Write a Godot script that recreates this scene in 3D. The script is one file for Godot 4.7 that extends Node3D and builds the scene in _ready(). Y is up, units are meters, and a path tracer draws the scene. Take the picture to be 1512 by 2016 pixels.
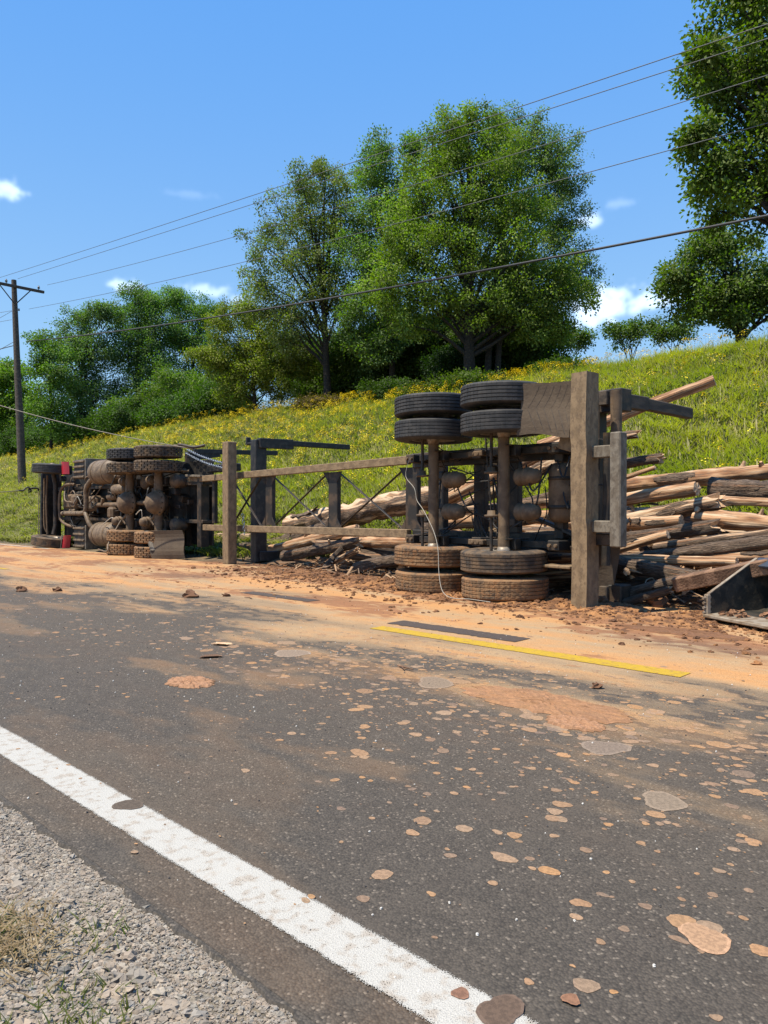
extends Node3D

# ---------------------------------------------------------------- mesh builder
class MB:
	var v := PackedVector3Array()
	var n := PackedVector3Array()
	var c := PackedColorArray()
	var uv := PackedVector2Array()
	var col := Color.WHITE

	func tri(a: Vector3, b: Vector3, d: Vector3, na: Vector3, nb: Vector3, nd: Vector3, ua := Vector2.ZERO, ub := Vector2.ZERO, ud := Vector2.ZERO) -> void:
		if (b - a).cross(d - a).dot(na + nb + nd) > 0.0:
			v.append(a); v.append(d); v.append(b)
			n.append(na); n.append(nd); n.append(nb)
			uv.append(ua); uv.append(ud); uv.append(ub)
		else:
			v.append(a); v.append(b); v.append(d)
			n.append(na); n.append(nb); n.append(nd)
			uv.append(ua); uv.append(ub); uv.append(ud)
		c.append(col); c.append(col); c.append(col)

	func quad(a: Vector3, b: Vector3, d: Vector3, e: Vector3, nn: Vector3) -> void:
		tri(a, b, d, nn, nn, nn, Vector2(0, 0), Vector2(1, 0), Vector2(1, 1))
		tri(a, d, e, nn, nn, nn, Vector2(0, 0), Vector2(1, 1), Vector2(0, 1))

	func soft(a: Vector3, b: Vector3, d: Vector3, g: Vector3) -> void:
		tri(a, b, d, g, g, g)

	func flat(a: Vector3, b: Vector3, d: Vector3, out: Vector3) -> void:
		var g := (b - a).cross(d - a).normalized()
		if g.dot(out) < 0.0:
			g = -g
		tri(a, b, d, g, g, g)

	func box(ctr: Vector3, size: Vector3, bs := Basis.IDENTITY, ch := 0.008) -> void:
		var h := size * 0.5
		ch = minf(ch, minf(h.x, minf(h.y, h.z)) * 0.45)
		var pt := func(s: Vector3, ax: int) -> Vector3:
			var q := Vector3(s.x * (h.x - ch), s.y * (h.y - ch), s.z * (h.z - ch))
			q[ax] = s[ax] * h[ax]
			return ctr + bs * q
		for ax in 3:
			var a1 := (ax + 1) % 3
			var a2 := (ax + 2) % 3
			for s in [-1.0, 1.0]:
				var nn := Vector3.ZERO
				nn[ax] = s
				var k := []
				for w in [[-1.0, -1.0], [1.0, -1.0], [1.0, 1.0], [-1.0, 1.0]]:
					var sg := Vector3.ZERO
					sg[ax] = s; sg[a1] = w[0]; sg[a2] = w[1]
					k.append(pt.call(sg, ax))
				quad(k[0], k[1], k[2], k[3], bs * nn)
			for s1 in [-1.0, 1.0]:
				for s2 in [-1.0, 1.0]:
					var lo := Vector3.ZERO
					lo[ax] = -1.0; lo[a1] = s1; lo[a2] = s2
					var hi := lo
					hi[ax] = 1.0
					var nn := Vector3.ZERO
					nn[a1] = s1; nn[a2] = s2
					quad(pt.call(lo, a1), pt.call(hi, a1), pt.call(hi, a2), pt.call(lo, a2), (bs * nn).normalized())
		for x in [-1.0, 1.0]:
			for y in [-1.0, 1.0]:
				for z in [-1.0, 1.0]:
					var s := Vector3(x, y, z)
					flat(pt.call(s, 0), pt.call(s, 1), pt.call(s, 2), bs * s)

	func bar(p: Vector3, q: Vector3, w: float, t: float, up := Vector3.UP, ch := 0.006) -> void:
		var x := (q - p).normalized()
		var z := x.cross(up)
		if z.length() < 0.01:
			z = x.cross(Vector3.RIGHT)
		z = z.normalized()
		var y := z.cross(x)
		box((p + q) * 0.5, Vector3(p.distance_to(q), w, t), Basis(x, y, z), ch)

	func tube(pts: Array, rad: Variant, sides := 8, caps := true) -> void:
		var rings := []
		var nr := []
		var prev := Vector3.ZERO
		for i in pts.size():
			var t: Vector3 = (pts[mini(i + 1, pts.size() - 1)] - pts[maxi(i - 1, 0)]).normalized()
			var u: Vector3
			if prev == Vector3.ZERO:
				u = t.cross(Vector3.UP)
				if u.length() < 0.1:
					u = t.cross(Vector3.RIGHT)
			else:
				u = prev - t * prev.dot(t)
			u = u.normalized()
			prev = u
			var w := t.cross(u)
			var r: float = rad[i] if rad is Array else rad
			var ring := []
			var rn := []
			for k in sides + 1:
				var a := TAU * k / sides
				var dd: Vector3 = u * cos(a) + w * sin(a)
				ring.append(pts[i] + dd * r)
				rn.append(dd)
			rings.append(ring)
			nr.append(rn)
		for i in pts.size() - 1:
			for k in sides:
				var u0 := Vector2(float(k) / sides, i)
				var u1 := Vector2(float(k + 1) / sides, i)
				var dn := Vector2(0, 1)
				tri(rings[i][k], rings[i][k + 1], rings[i + 1][k + 1], nr[i][k], nr[i][k + 1], nr[i + 1][k + 1], u0, u1, u1 + dn)
				tri(rings[i][k], rings[i + 1][k + 1], rings[i + 1][k], nr[i][k], nr[i + 1][k + 1], nr[i + 1][k], u0, u1 + dn, u0 + dn)
		if caps:
			for e in [0, pts.size() - 1]:
				var o: Vector3 = (pts[0] - pts[1]) if e == 0 else (pts[e] - pts[e - 1])
				for k in sides:
					flat(pts[e], rings[e][k], rings[e][k + 1], o)

	# profile points are (radius, height along y); bs turns y to the wanted axis
	func lathe(pr: Array, ctr: Vector3, bs: Basis, segs := 24, smooth := true, bump = null) -> void:
		var nrm := []
		for i in pr.size() - 1:
			var d: Vector2 = pr[i + 1] - pr[i]
			nrm.append(Vector2(d.y, -d.x).normalized())
		for k in segs:
			var a0 := TAU * k / segs
			var a1 := TAU * (k + 1) / segs
			var d0 := Vector3(cos(a0), 0, sin(a0))
			var d1 := Vector3(cos(a1), 0, sin(a1))
			for i in pr.size() - 1:
				var p: Vector2 = pr[i]
				var q: Vector2 = pr[i + 1]
				if bump != null:
					p.x -= bump.call(i, k); q.x -= bump.call(i + 1, k)
				var n0: Vector2 = nrm[i]
				var n1: Vector2 = nrm[i]
				if smooth:
					n0 = (nrm[maxi(i - 1, 0)] + nrm[i]).normalized()
					n1 = (nrm[mini(i + 1, nrm.size() - 1)] + nrm[i]).normalized()
				var y0 := Vector3(0, p.y, 0)
				var y1 := Vector3(0, q.y, 0)
				var A := ctr + bs * (d0 * p.x + y0)
				var B := ctr + bs * (d1 * p.x + y0)
				var C := ctr + bs * (d1 * q.x + y1)
				var D := ctr + bs * (d0 * q.x + y1)
				var nA := bs * (d0 * n0.x + Vector3(0, n0.y, 0))
				var nB := bs * (d1 * n0.x + Vector3(0, n0.y, 0))
				var nC := bs * (d1 * n1.x + Vector3(0, n1.y, 0))
				var nD := bs * (d0 * n1.x + Vector3(0, n1.y, 0))
				if p.x > 1e-5:
					tri(A, B, C, nA, nB, nC)
				if q.x > 1e-5:
					tri(A, C, D, nA, nC, nD)

	func mesh(m: Material) -> ArrayMesh:
		var a := []
		a.resize(Mesh.ARRAY_MAX)
		a[Mesh.ARRAY_VERTEX] = v
		a[Mesh.ARRAY_NORMAL] = n
		a[Mesh.ARRAY_COLOR] = c
		a[Mesh.ARRAY_TEX_UV] = uv
		var am := ArrayMesh.new()
		am.add_surface_from_arrays(Mesh.PRIMITIVE_TRIANGLES, a)
		am.surface_set_material(0, m)
		return am

var M := {}
var taken := {}

# ---------------------------------------------------------------- naming and placing
func numbered(called: String) -> String:
	var k: int = taken.get(called, 0)
	taken[called] = k + 1
	return called if k == 0 else "%s_%03d" % [called, k]

func tag(o: Node, label: String, category: String, group := "", kind := "") -> Node:
	if label: o.set_meta("label", label)
	if category: o.set_meta("category", category)
	if group: o.set_meta("group", group)
	if kind: o.set_meta("kind", kind)
	return o

func thing(called: String, label: String, category: String, at := Transform3D.IDENTITY, group := "") -> Node3D:
	var o := Node3D.new()
	o.name = numbered(called)
	add_child(o)
	o.transform = at
	tag(o, label, category, group)
	return o

func put(called: String, am: Mesh, parent: Node = null) -> MeshInstance3D:
	var o := MeshInstance3D.new()
	o.mesh = am
	if parent == null:
		o.name = numbered(called)
		add_child(o)
	else:
		o.name = called
		parent.add_child(o, true)
	return o

func bx(parent: Node, called: String, m: Material, ctr: Vector3, size: Vector3, ch := 0.01, bs := Basis.IDENTITY) -> MeshInstance3D:
	var b := MB.new()
	b.box(ctr, size, bs, ch)
	return put(called, b.mesh(m), parent)

func br(parent: Node, called: String, m: Material, p: Vector3, q: Vector3, w: float, t: float, up := Vector3.UP) -> MeshInstance3D:
	var b := MB.new()
	b.bar(p, q, w, t, up)
	return put(called, b.mesh(m), parent)

func tb(parent: Node, called: String, m: Material, pts: Array, r: Variant, sides := 8) -> MeshInstance3D:
	var b := MB.new()
	b.tube(pts, r, sides)
	return put(called, b.mesh(m), parent)

func smoothed(pts: Array, per := 5) -> Array:
	var o := []
	for i in pts.size() - 1:
		var a: Vector3 = pts[maxi(i - 1, 0)]
		var d: Vector3 = pts[mini(i + 2, pts.size() - 1)]
		for k in per:
			o.append((pts[i] as Vector3).cubic_interpolate(pts[i + 1], a, d, float(k) / per))
	o.append(pts[-1])
	return o

func copies(called: String, am: Mesh, where: Array, tint: Array, parent: Node = null) -> MultiMeshInstance3D:
	var mm := MultiMesh.new()
	mm.transform_format = MultiMesh.TRANSFORM_3D
	mm.use_colors = true
	mm.mesh = am
	mm.instance_count = where.size()
	for i in where.size():
		mm.set_instance_transform(i, where[i])
		mm.set_instance_color(i, tint[i])
	var o := MultiMeshInstance3D.new()
	o.multimesh = mm
	o.set_meta("kind", "stuff")
	if parent == null:
		o.name = numbered(called)
		add_child(o)
	else:
		o.name = called
		parent.add_child(o, true)
	return o

# ---------------------------------------------------------------- the place: s runs along the road, d across it
const RS := Vector2(-0.7193, -0.6947)
const RD := Vector2(0.6947, -0.7193)

func road(s: float, d: float, y := 0.0) -> Vector3:
	return Vector3(s * RS.x + d * RD.x, y, s * RS.y + d * RD.y)

func sd(p: Vector3) -> Vector2:
	return Vector2(p.x * RS.x + p.z * RS.y, p.x * RD.x + p.z * RD.y)

const HD := [8.6, 9.3, 10.5, 12.0, 14.8, 18.0, 20.0, 22.0, 24.0, 26.0, 28.0, 34.0, 45.0, 80.0, 900.0]
const HV := [-0.03, 0.02, 0.35, 0.95, 2.35, 3.95, 4.85, 5.7, 6.3, 6.7, 7.0, 7.6, 8.0, 8.4, 9.0]
const FS := [-60.0, 0.0, 5.0, 21.0, 35.0, 47.0, 70.0, 200.0]
const FV := [0.86, 0.90, 0.92, 0.91, 0.95, 0.90, 0.82, 0.7]
var bumpy := FastNoiseLite.new()

func table(xs: Array, ys: Array, x: float) -> float:
	if x <= xs[0]: return ys[0]
	for i in xs.size() - 1:
		if x < xs[i + 1]:
			var t: float = (x - xs[i]) / (xs[i + 1] - xs[i])
			var m0: float = (ys[i + 1] - ys[maxi(i - 1, 0)]) / (xs[i + 1] - xs[maxi(i - 1, 0)])
			var m1: float = (ys[mini(i + 2, xs.size() - 1)] - ys[i]) / (xs[mini(i + 2, xs.size() - 1)] - xs[i])
			var h: float = xs[i + 1] - xs[i]
			return (2 * t ** 3 - 3 * t * t + 1) * ys[i] + (t ** 3 - 2 * t * t + t) * h * m0 + (3 * t * t - 2 * t ** 3) * ys[i + 1] + (t ** 3 - t * t) * h * m1
	return ys[-1]

func height(s: float, d: float) -> float:
	if d < 1.3:
		return lerpf(-0.012, -0.5, clampf((0.4 - d) / 6.0, 0.0, 1.0)) + bumpy.get_noise_2d(s * 4.0, d * 4.0) * 0.02 * clampf((1.1 - d) * 2.0, 0.0, 1.0)
	if d < 8.6:
		return -0.03
	var k := clampf((d - 9.0) / 3.0, 0.0, 1.0)
	return table(HD, HV, d) * table(FS, FV, s) + bumpy.get_noise_2d(s, d) * 0.22 * k + bumpy.get_noise_2d(s * 5.0, d * 5.0) * 0.03

func ground(p: Vector3) -> float:
	var q := sd(p)
	return height(q.x, q.y)

# ---------------------------------------------------------------- textures
func noise(sz: Vector2i, freq: float, oct := 4, kind := FastNoiseLite.TYPE_SIMPLEX_SMOOTH, sd_ := 1, cell := -1) -> PackedByteArray:
	var f := FastNoiseLite.new()
	f.noise_type = kind
	f.frequency = freq
	f.seed = sd_
	f.fractal_octaves = oct
	f.fractal_type = FastNoiseLite.FRACTAL_FBM if oct > 1 else FastNoiseLite.FRACTAL_NONE
	if cell >= 0:
		f.cellular_return_type = cell
	var im := f.get_seamless_image(sz.x, sz.y)
	im.convert(Image.FORMAT_L8)
	return im.get_data()

func tex(sz: Vector2i, data: PackedByteArray, fmt := Image.FORMAT_RGB8) -> ImageTexture:
	return ImageTexture.create_from_image(Image.create_from_data(sz.x, sz.y, false, fmt, data))

func ss(a: float, b: float, x: float) -> float:
	var t := clampf((x - a) / (b - a), 0.0, 1.0)
	return t * t * (3.0 - 2.0 * t)

# two colours laid over one another by noise, with fine grain; linear colours in
func two_tone(a: Color, b: Color, freq: float, lo: float, hi: float, grain := 0.25, sd_ := 3, sz := Vector2i(512, 512), third := Color(0, 0, 0, 0)) -> ImageTexture:
	var n1 := noise(sz, freq, 5, FastNoiseLite.TYPE_SIMPLEX_SMOOTH, sd_)
	var n2 := noise(sz, 0.18, 3, FastNoiseLite.TYPE_SIMPLEX_SMOOTH, sd_ + 7)
	var n3 := noise(sz, freq * 2.3, 4, FastNoiseLite.TYPE_SIMPLEX_SMOOTH, sd_ + 19)
	var o := PackedByteArray()
	o.resize(sz.x * sz.y * 3)
	var lut := PackedByteArray()
	lut.resize(1024)
	for i in 1024:
		var l := i / 1023.0
		lut[i] = int(255.0 * (l * 12.92 if l < 0.0031308 else 1.055 * pow(l, 1.0 / 2.4) - 0.055))
	for i in sz.x * sz.y:
		var t := ss(lo, hi, n1[i] / 255.0 + (n2[i] / 255.0 - 0.5) * 0.25)
		var g := 1.0 + (n2[i] / 255.0 - 0.5) * 2.0 * grain
		var q := a.lerp(b, t)
		if third.a > 0.0:
			q = q.lerp(third, ss(0.56, 0.7, n3[i] / 255.0) * third.a)
		o[i * 3] = lut[int(clampf(q.r * g, 0, 1) * 1023)]
		o[i * 3 + 1] = lut[int(clampf(q.g * g, 0, 1) * 1023)]
		o[i * 3 + 2] = lut[int(clampf(q.b * g, 0, 1) * 1023)]
	return tex(sz, o)

func mat(rough := 0.8, metal := 0.0) -> StandardMaterial3D:
	var m := StandardMaterial3D.new()
	m.roughness = rough
	m.metallic = metal
	return m

func lin(r: float, g: float, b: float) -> Color:
	return Color(r, g, b).linear_to_srgb()

func tri_mat(t: Texture2D, scale: float, rough := 0.8, metal := 0.0, bump: Texture2D = null, bs := 0.4) -> StandardMaterial3D:
	var m := mat(rough, metal)
	m.albedo_texture = t
	m.uv1_triplanar = true
	m.uv1_scale = Vector3.ONE * scale
	if bump:
		m.heightmap_enabled = true
		m.heightmap_texture = bump
		m.heightmap_scale = bs
	return m

func wood_tex(kind: String, sd_: int) -> Array:
	var sz := Vector2i(512, 512)
	var streak := FastNoiseLite.new()
	streak.frequency = 0.02
	streak.fractal_octaves = 5
	streak.seed = sd_
	# long fibres: noise squeezed round the log and stretched along it, wrapped round with a circle
	var o := PackedByteArray(); o.resize(512 * 512 * 3)
	var hgt := PackedByteArray(); hgt.resize(512 * 512)
	for y in 512:
		for x in 512:
			var a := TAU * x / 512.0
			var cx := cos(a) * 80.0
			var cy := sin(a) * 80.0
			var f := streak.get_noise_3d(cx * 2.2, cy * 2.2, y * 0.10 if y < 256 else (512 - y) * 0.10)
			var yy := float(y) if y < 256 else float(512 - y)
			var big := streak.get_noise_3d(cx * 1.0 + 300.0, cy * 1.0, yy * 0.10)
			var fine := streak.get_noise_3d(cx * 7.0, cy * 7.0 + 500.0, yy * 0.6)
			var peel := Color(0.36, 0.21, 0.112) * (1.0 + 0.9 * f + 0.4 * fine)
			peel = peel.lerp(Color(0.22, 0.098, 0.040), ss(0.02, 0.3, big))
			peel = peel.lerp(Color(0.50, 0.37, 0.245), ss(-0.05, -0.35, big))
			peel = peel.lerp(Color(0.12, 0.075, 0.045), ss(0.15, 0.45, fine) * 0.6)
			var crack := absf(streak.get_noise_3d(cx * 3.0, cy * 3.0 + 90.0, yy * 0.45))
			var bark := Color(0.085, 0.054, 0.034) * (1.0 + 0.9 * f)
			bark = bark.lerp(Color(0.20, 0.148, 0.105), ss(0.02, 0.3, fine) * 0.8)
			bark = bark.lerp(Color(0.025, 0.018, 0.012), ss(0.10, 0.0, crack))
			bark = bark.lerp(Color(0.25, 0.12, 0.055), ss(0.25, 0.5, big) * 0.8)
			var w := 0.0
			if kind == "bark": w = 1.0
			elif kind == "half": w = ss(-0.06, 0.02, big + 0.3 * f)
			else: w = ss(0.30, 0.36, big + 0.25 * fine)
			var q := peel.lerp(bark, w)
			var i := y * 512 + x
			q = Color(clampf(q.r, 0, 1), clampf(q.g, 0, 1), clampf(q.b, 0, 1)).linear_to_srgb()
			o[i * 3] = int(q.r * 255); o[i * 3 + 1] = int(q.g * 255); o[i * 3 + 2] = int(q.b * 255)
			hgt[i] = int(clampf(lerpf(0.45 + 0.3 * f, 0.65 + 0.4 * fine - 0.5 * ss(0.12, 0.0, crack), w), 0, 1) * 255)
	return [tex(sz, o), tex(sz, hgt, Image.FORMAT_L8)]

func asphalt() -> void:
	var sz := Vector2i(1024, 1024)
	var cv := noise(sz, 0.12, 1, FastNoiseLite.TYPE_CELLULAR, 5, FastNoiseLite.RETURN_CELL_VALUE)
	var cd := noise(sz, 0.12, 1, FastNoiseLite.TYPE_CELLULAR, 5, FastNoiseLite.RETURN_DISTANCE)
	var lo := noise(sz, 0.006, 4, FastNoiseLite.TYPE_SIMPLEX_SMOOTH, 8)
	var o := PackedByteArray(); o.resize(1024 * 1024 * 3)
	var h := PackedByteArray(); h.resize(1024 * 1024)
	for i in 1024 * 1024:
		var d := cd[i] / 255.0
		var t := cv[i] / 255.0
		var g := 0.038 + 0.030 * (t - 0.5) + 0.013 * (lo[i] / 255.0 - 0.5)
		if t > 0.96: g = 0.11
		if t < 0.06: g = 0.022
		g *= lerpf(1.12, 0.5, ss(0.35, 0.85, d))
		var sr := pow(g, 1.0 / 2.3)
		o[i * 3] = int(clampf(sr * 1.06, 0, 1) * 255); o[i * 3 + 1] = int(clampf(sr * 0.97, 0, 1) * 255); o[i * 3 + 2] = int(clampf(sr * 0.86, 0, 1) * 255)
		h[i] = int(255 * clampf(1.0 - d * 0.9 + (t - 0.5) * 0.2, 0, 1))
	var th := tex(sz, h, Image.FORMAT_L8)
	var m := mat(0.85)
	m.albedo_texture = tex(sz, o)
	m.heightmap_enabled = true
	m.heightmap_texture = th
	m.heightmap_scale = 0.35
	M.asphalt = m
	# dried mud and dust carried across the road, one map for 32 m of it
	var W := 2048
	var H := 1024
	var fs := FastNoiseLite.new()
	fs.seed = 21; fs.frequency = 0.006; fs.fractal_octaves = 6
	var n1 := fs.get_image(W, H, false, false, true).get_data()
	fs.seed = 22; fs.frequency = 0.045; fs.fractal_octaves = 6
	var n2 := fs.get_image(W, H, false, false, true).get_data()
	fs.seed = 23; fs.frequency = 0.011; fs.fractal_octaves = 4
	var n3 := fs.get_image(512, H, false, false, true).get_data()
	var st := PackedByteArray(); st.resize(W * H * 4)
	for y in H:
		var d := 1.0 + 7.7 * (y + 0.5) / H
		for x in W:
			var s := -2.0 + 32.0 * (x + 0.5) / W
			var i := y * W + x
			var a := n1[i] / 255.0 - 0.5
			var b := n2[i] / 255.0 - 0.5
			var e := n3[y * 512 + x / 4] / 255.0 - 0.5
			var edge := d + a * 1.7 + e * 1.5
			var heavy := ss(4.7, 6.0, edge)
			var mid := ss(3.3, 5.5, edge + 0.45 * ss(7.0, 5.0, s) - 0.1)
			var amt := (0.06 + 0.20 * ss(0.0, 0.25, a + e * 0.6 + b * 0.3)) * (0.3 + 0.7 * ss(1.7, 3.0, d))
			amt = maxf(amt, 0.82 * mid * ss(-0.16, 0.14, mid * 1.28 - (0.5 + 1.7 * b + 0.6 * e)) + 0.16 * mid)
			amt = maxf(amt, heavy * (0.92 + 0.9 * b))
			# clean patches where the road shows through
			for g in [[10.7, 6.5, 0.9, 0.32], [7.6, 6.0, 0.8, 0.3], [14.0, 6.9, 1.1, 0.25], [2.3, 6.0, 0.9, 0.3], [9.9, 7.9, 1.2, 0.3]]:
				var q := Vector2((s - g[0]) / g[2], (d - g[1]) / g[3]).length_squared()
				if q < 4.0:
					amt *= 1.0 - 0.75 * exp(-q) * (0.6 + b)
			var tone := clampf(0.5 + 1.4 * e + 0.9 * b + 0.35 * (heavy - 0.5), 0, 1)
			var q3 := Color(0.42, 0.28, 0.145).lerp(Color(0.53, 0.265, 0.088), tone)
			q3 = q3.lerp(Color(0.28, 0.115, 0.040), ss(0.0, 0.22, a + 0.6 * b + 0.10 * ss(6.6, 7.6, d)) * heavy * 0.9)
			var j := i * 4
			st[j] = int(255 * pow(q3.r, 0.4545)); st[j + 1] = int(255 * pow(q3.g, 0.4545)); st[j + 2] = int(255 * pow(q3.b, 0.4545))
			st[j + 3] = int(255 * clampf(amt, 0.0, 0.97))
	m = m.duplicate()
	m.detail_enabled = true
	m.detail_albedo = tex(Vector2i(W, H), st, Image.FORMAT_RGBA8)
	m.detail_uv_layer = BaseMaterial3D.DETAIL_UV_2
	m.detail_blend_mode = BaseMaterial3D.BLEND_MODE_MIX
	# dust lies in the pits first: the mask lets the tops of the stones show
	var mk := PackedByteArray(); mk.resize(1024 * 1024)
	for i in 1024 * 1024:
		mk[i] = int(255 * clampf(0.82 + 0.5 * (cd[i] / 255.0 - 0.35) + 0.25 * (cv[i] / 255.0 - 0.5), 0.35, 1.0))
	m.detail_mask = tex(sz, mk, Image.FORMAT_L8)
	M.road = m
	# painted lines: worn through between the stones, ragged at both edges (u across the line)
	for k in 2:
		var w := 128
		var l := 1024
		var ln := noise(Vector2i(w, l), 0.30, 2, FastNoiseLite.TYPE_SIMPLEX_SMOOTH, 31 + k)
		var lw := noise(Vector2i(w, l), 0.02, 4, FastNoiseLite.TYPE_SIMPLEX_SMOOTH, 35 + k)
		var li := PackedByteArray(); li.resize(w * l * 4)
		for y in l:
			for x in w:
				var i := y * w + x
				var u := absf((x + 0.5) / w - 0.5) * 2.0
				var keep := 1.0 - ss(0.68, 1.02, u) * 0.95 - 0.36 * (lw[i] / 255.0)
				var val := ln[i] / 255.0
				var base := Color(0.43, 0.415, 0.375) if k == 0 else Color(0.47, 0.30, 0.012)
				var dirty := ss(0.5, 0.8, lw[i] / 255.0)
				base = base.lerp(Color(0.34, 0.27, 0.20) if k == 0 else Color(0.36, 0.21, 0.05), dirty * 0.5) * (0.62 + 0.62 * val)
				li[i * 4] = int(255 * pow(clampf(base.r, 0, 1), 0.4545)); li[i * 4 + 1] = int(255 * pow(clampf(base.g, 0, 1), 0.4545)); li[i * 4 + 2] = int(255 * pow(clampf(base.b, 0, 1), 0.4545))
				li[i * 4 + 3] = 255 if val < keep else 0
		var lm := mat(0.7)
		lm.albedo_texture = tex(Vector2i(w, l), li, Image.FORMAT_RGBA8)
		lm.transparency = BaseMaterial3D.TRANSPARENCY_ALPHA_SCISSOR
		lm.alpha_scissor_threshold = 0.5
		lm.heightmap_enabled = true
		lm.heightmap_texture = tex(Vector2i(w, l), ln, Image.FORMAT_L8)
		lm.heightmap_scale = 0.25
		M["paint_white" if k == 0 else "paint_yellow"] = lm

func materials() -> void:
	asphalt()
	var g512 := tex(Vector2i(512, 512), noise(Vector2i(512, 512), 0.05, 5, FastNoiseLite.TYPE_SIMPLEX_SMOOTH, 41), Image.FORMAT_L8)
	M.rough_map = g512
	var soil_bump := tex(Vector2i(512, 512), noise(Vector2i(512, 512), 0.03, 6, FastNoiseLite.TYPE_SIMPLEX_SMOOTH, 43), Image.FORMAT_L8)
	var grey := two_tone(Color(0.72, 0.72, 0.72), Color(1, 1, 1), 0.02, 0.35, 0.65, 0.5, 45)
	M.ground = tri_mat(grey, 0.9, 0.95, 0.0, soil_bump, 3.0)
	M.ground.vertex_color_use_as_albedo = true
	M.ground.uv1_world_triplanar = true
	M.mud = tri_mat(grey, 1.7, 0.95, 0.0, soil_bump, 1.6)
	M.mud.vertex_color_use_as_albedo = true
	M.clod = mat(0.95); M.clod.vertex_color_use_as_albedo = true
	M.stone = tri_mat(grey, 14.0, 0.9); M.stone.vertex_color_use_as_albedo = true
	M.spot = tri_mat(grey, 5.0, 0.9, 0.0, soil_bump, 0.1); M.spot.vertex_color_use_as_albedo = true
	var steel := two_tone(Color(0.016, 0.013, 0.010), Color(0.066, 0.042, 0.024), 0.008, 0.40, 0.75, 0.3, 51)
	M.steel = tri_mat(steel, 0.9, 0.62, 0.0, g512, 0.15)
	var dusty := two_tone(Color(0.145, 0.094, 0.052), Color(0.075, 0.048, 0.028), 0.007, 0.3, 0.75, 0.2, 55, Vector2i(512, 512), Color(0.21, 0.145, 0.085, 0.5))
	M.dusty = tri_mat(dusty, 0.8, 0.75, 0.0, g512, 0.2)
	var tan_t := two_tone(Color(0.225, 0.155, 0.086), Color(0.155, 0.104, 0.056), 0.009, 0.3, 0.75, 0.16, 57, Vector2i(512, 512), Color(0.10, 0.066, 0.04, 0.55))
	M.tan = tri_mat(tan_t, 0.8, 0.75, 0.0, g512, 0.2)
	M.tan.uv1_scale = Vector3(1.5, 0.9, 1.5)
	M.tan_h = M.tan.duplicate()
	M.tan_h.uv1_scale = Vector3(0.9, 1.5, 1.5)
	M.tank = tri_mat(two_tone(Color(0.20, 0.142, 0.086), Color(0.11, 0.075, 0.045), 0.01, 0.3, 0.75, 0.2, 85, Vector2i(512, 512), Color(0.05, 0.035, 0.024, 0.6)), 1.1, 0.6, 0.0, g512, 0.1)
	M.weathered = tri_mat(two_tone(Color(0.085, 0.062, 0.042), Color(0.04, 0.030, 0.022), 0.01, 0.3, 0.7, 0.3, 83), 1.0, 0.75, 0.0, g512, 0.2)
	M.weathered.uv1_scale = Vector3(1.2, 1.2, 0.35)
	var greyp := two_tone(Color(0.175, 0.150, 0.115), Color(0.115, 0.092, 0.066), 0.009, 0.3, 0.75, 0.25, 59, Vector2i(512, 512), Color(0.06, 0.046, 0.033, 0.5))
	M.greyp = tri_mat(greyp, 1.0, 0.7, 0.0, g512, 0.2)
	M.greyp.uv1_scale = Vector3(1.5, 0.9, 1.5)
	M.rubber = tri_mat(two_tone(Color(0.020, 0.020, 0.021), Color(0.045, 0.042, 0.040), 0.01, 0.4, 0.7, 0.3, 61), 1.2, 0.72, 0.0, g512, 0.12)
	M.rubber_mud = tri_mat(two_tone(Color(0.075, 0.052, 0.034), Color(0.22, 0.128, 0.062), 0.007, 0.33, 0.58, 0.4, 63, Vector2i(512, 512), Color(0.25, 0.12, 0.048, 0.7)), 1.1, 0.9, 0.0, soil_bump, 0.9)
	M.rubber_dust = tri_mat(two_tone(Color(0.040, 0.033, 0.027), Color(0.135, 0.088, 0.05), 0.008, 0.36, 0.66, 0.35, 65), 1.1, 0.85, 0.0, g512, 0.3)
	M.rim = tri_mat(two_tone(Color(0.30, 0.27, 0.23), Color(0.16, 0.12, 0.085), 0.01, 0.4, 0.7, 0.2, 67), 1.0, 0.5, 0.35)
	M.red = tri_mat(two_tone(Color(0.36, 0.018, 0.030), Color(0.20, 0.045, 0.04), 0.01, 0.55, 0.9, 0.12, 69), 1.0, 0.35)
	M.flap = tri_mat(two_tone(Color(0.098, 0.070, 0.045), Color(0.078, 0.055, 0.036), 0.012, 0.35, 0.7, 0.15, 71), 1.0, 0.85, 0.0, g512, 0.25)
	M.black = tri_mat(two_tone(Color(0.014, 0.013, 0.013), Color(0.04, 0.034, 0.028), 0.01, 0.45, 0.75, 0.3, 73), 1.0, 0.55)
	M.zinc = mat(0.38, 0.8); M.zinc.albedo_color = lin(0.17, 0.20, 0.25)
	M.hose = mat(0.6); M.hose.albedo_color = lin(0.36, 0.34, 0.29)
	M.wire = mat(0.6); M.wire.albedo_color = lin(0.08, 0.085, 0.095)
	M.cable = mat(0.7); M.cable.albedo_color = lin(0.035, 0.035, 0.038)
	M.rope = mat(0.6, 0.3); M.rope.albedo_color = lin(0.20, 0.18, 0.15)
	M.pole = tri_mat(two_tone(Color(0.055, 0.042, 0.034), Color(0.10, 0.08, 0.064), 0.02, 0.4, 0.7, 0.4, 75), 0.8, 0.9, 0.0, g512, 0.5)
	M.glassy = mat(0.2); M.glassy.albedo_color = lin(0.12, 0.12, 0.12)
	M.bucket = tri_mat(two_tone(Color(0.022, 0.023, 0.021), Color(0.05, 0.045, 0.036), 0.008, 0.4, 0.75, 0.3, 77, Vector2i(512, 512), Color(0.12, 0.09, 0.06, 0.4)), 0.9, 0.55, 0.2, g512, 0.15)
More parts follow.
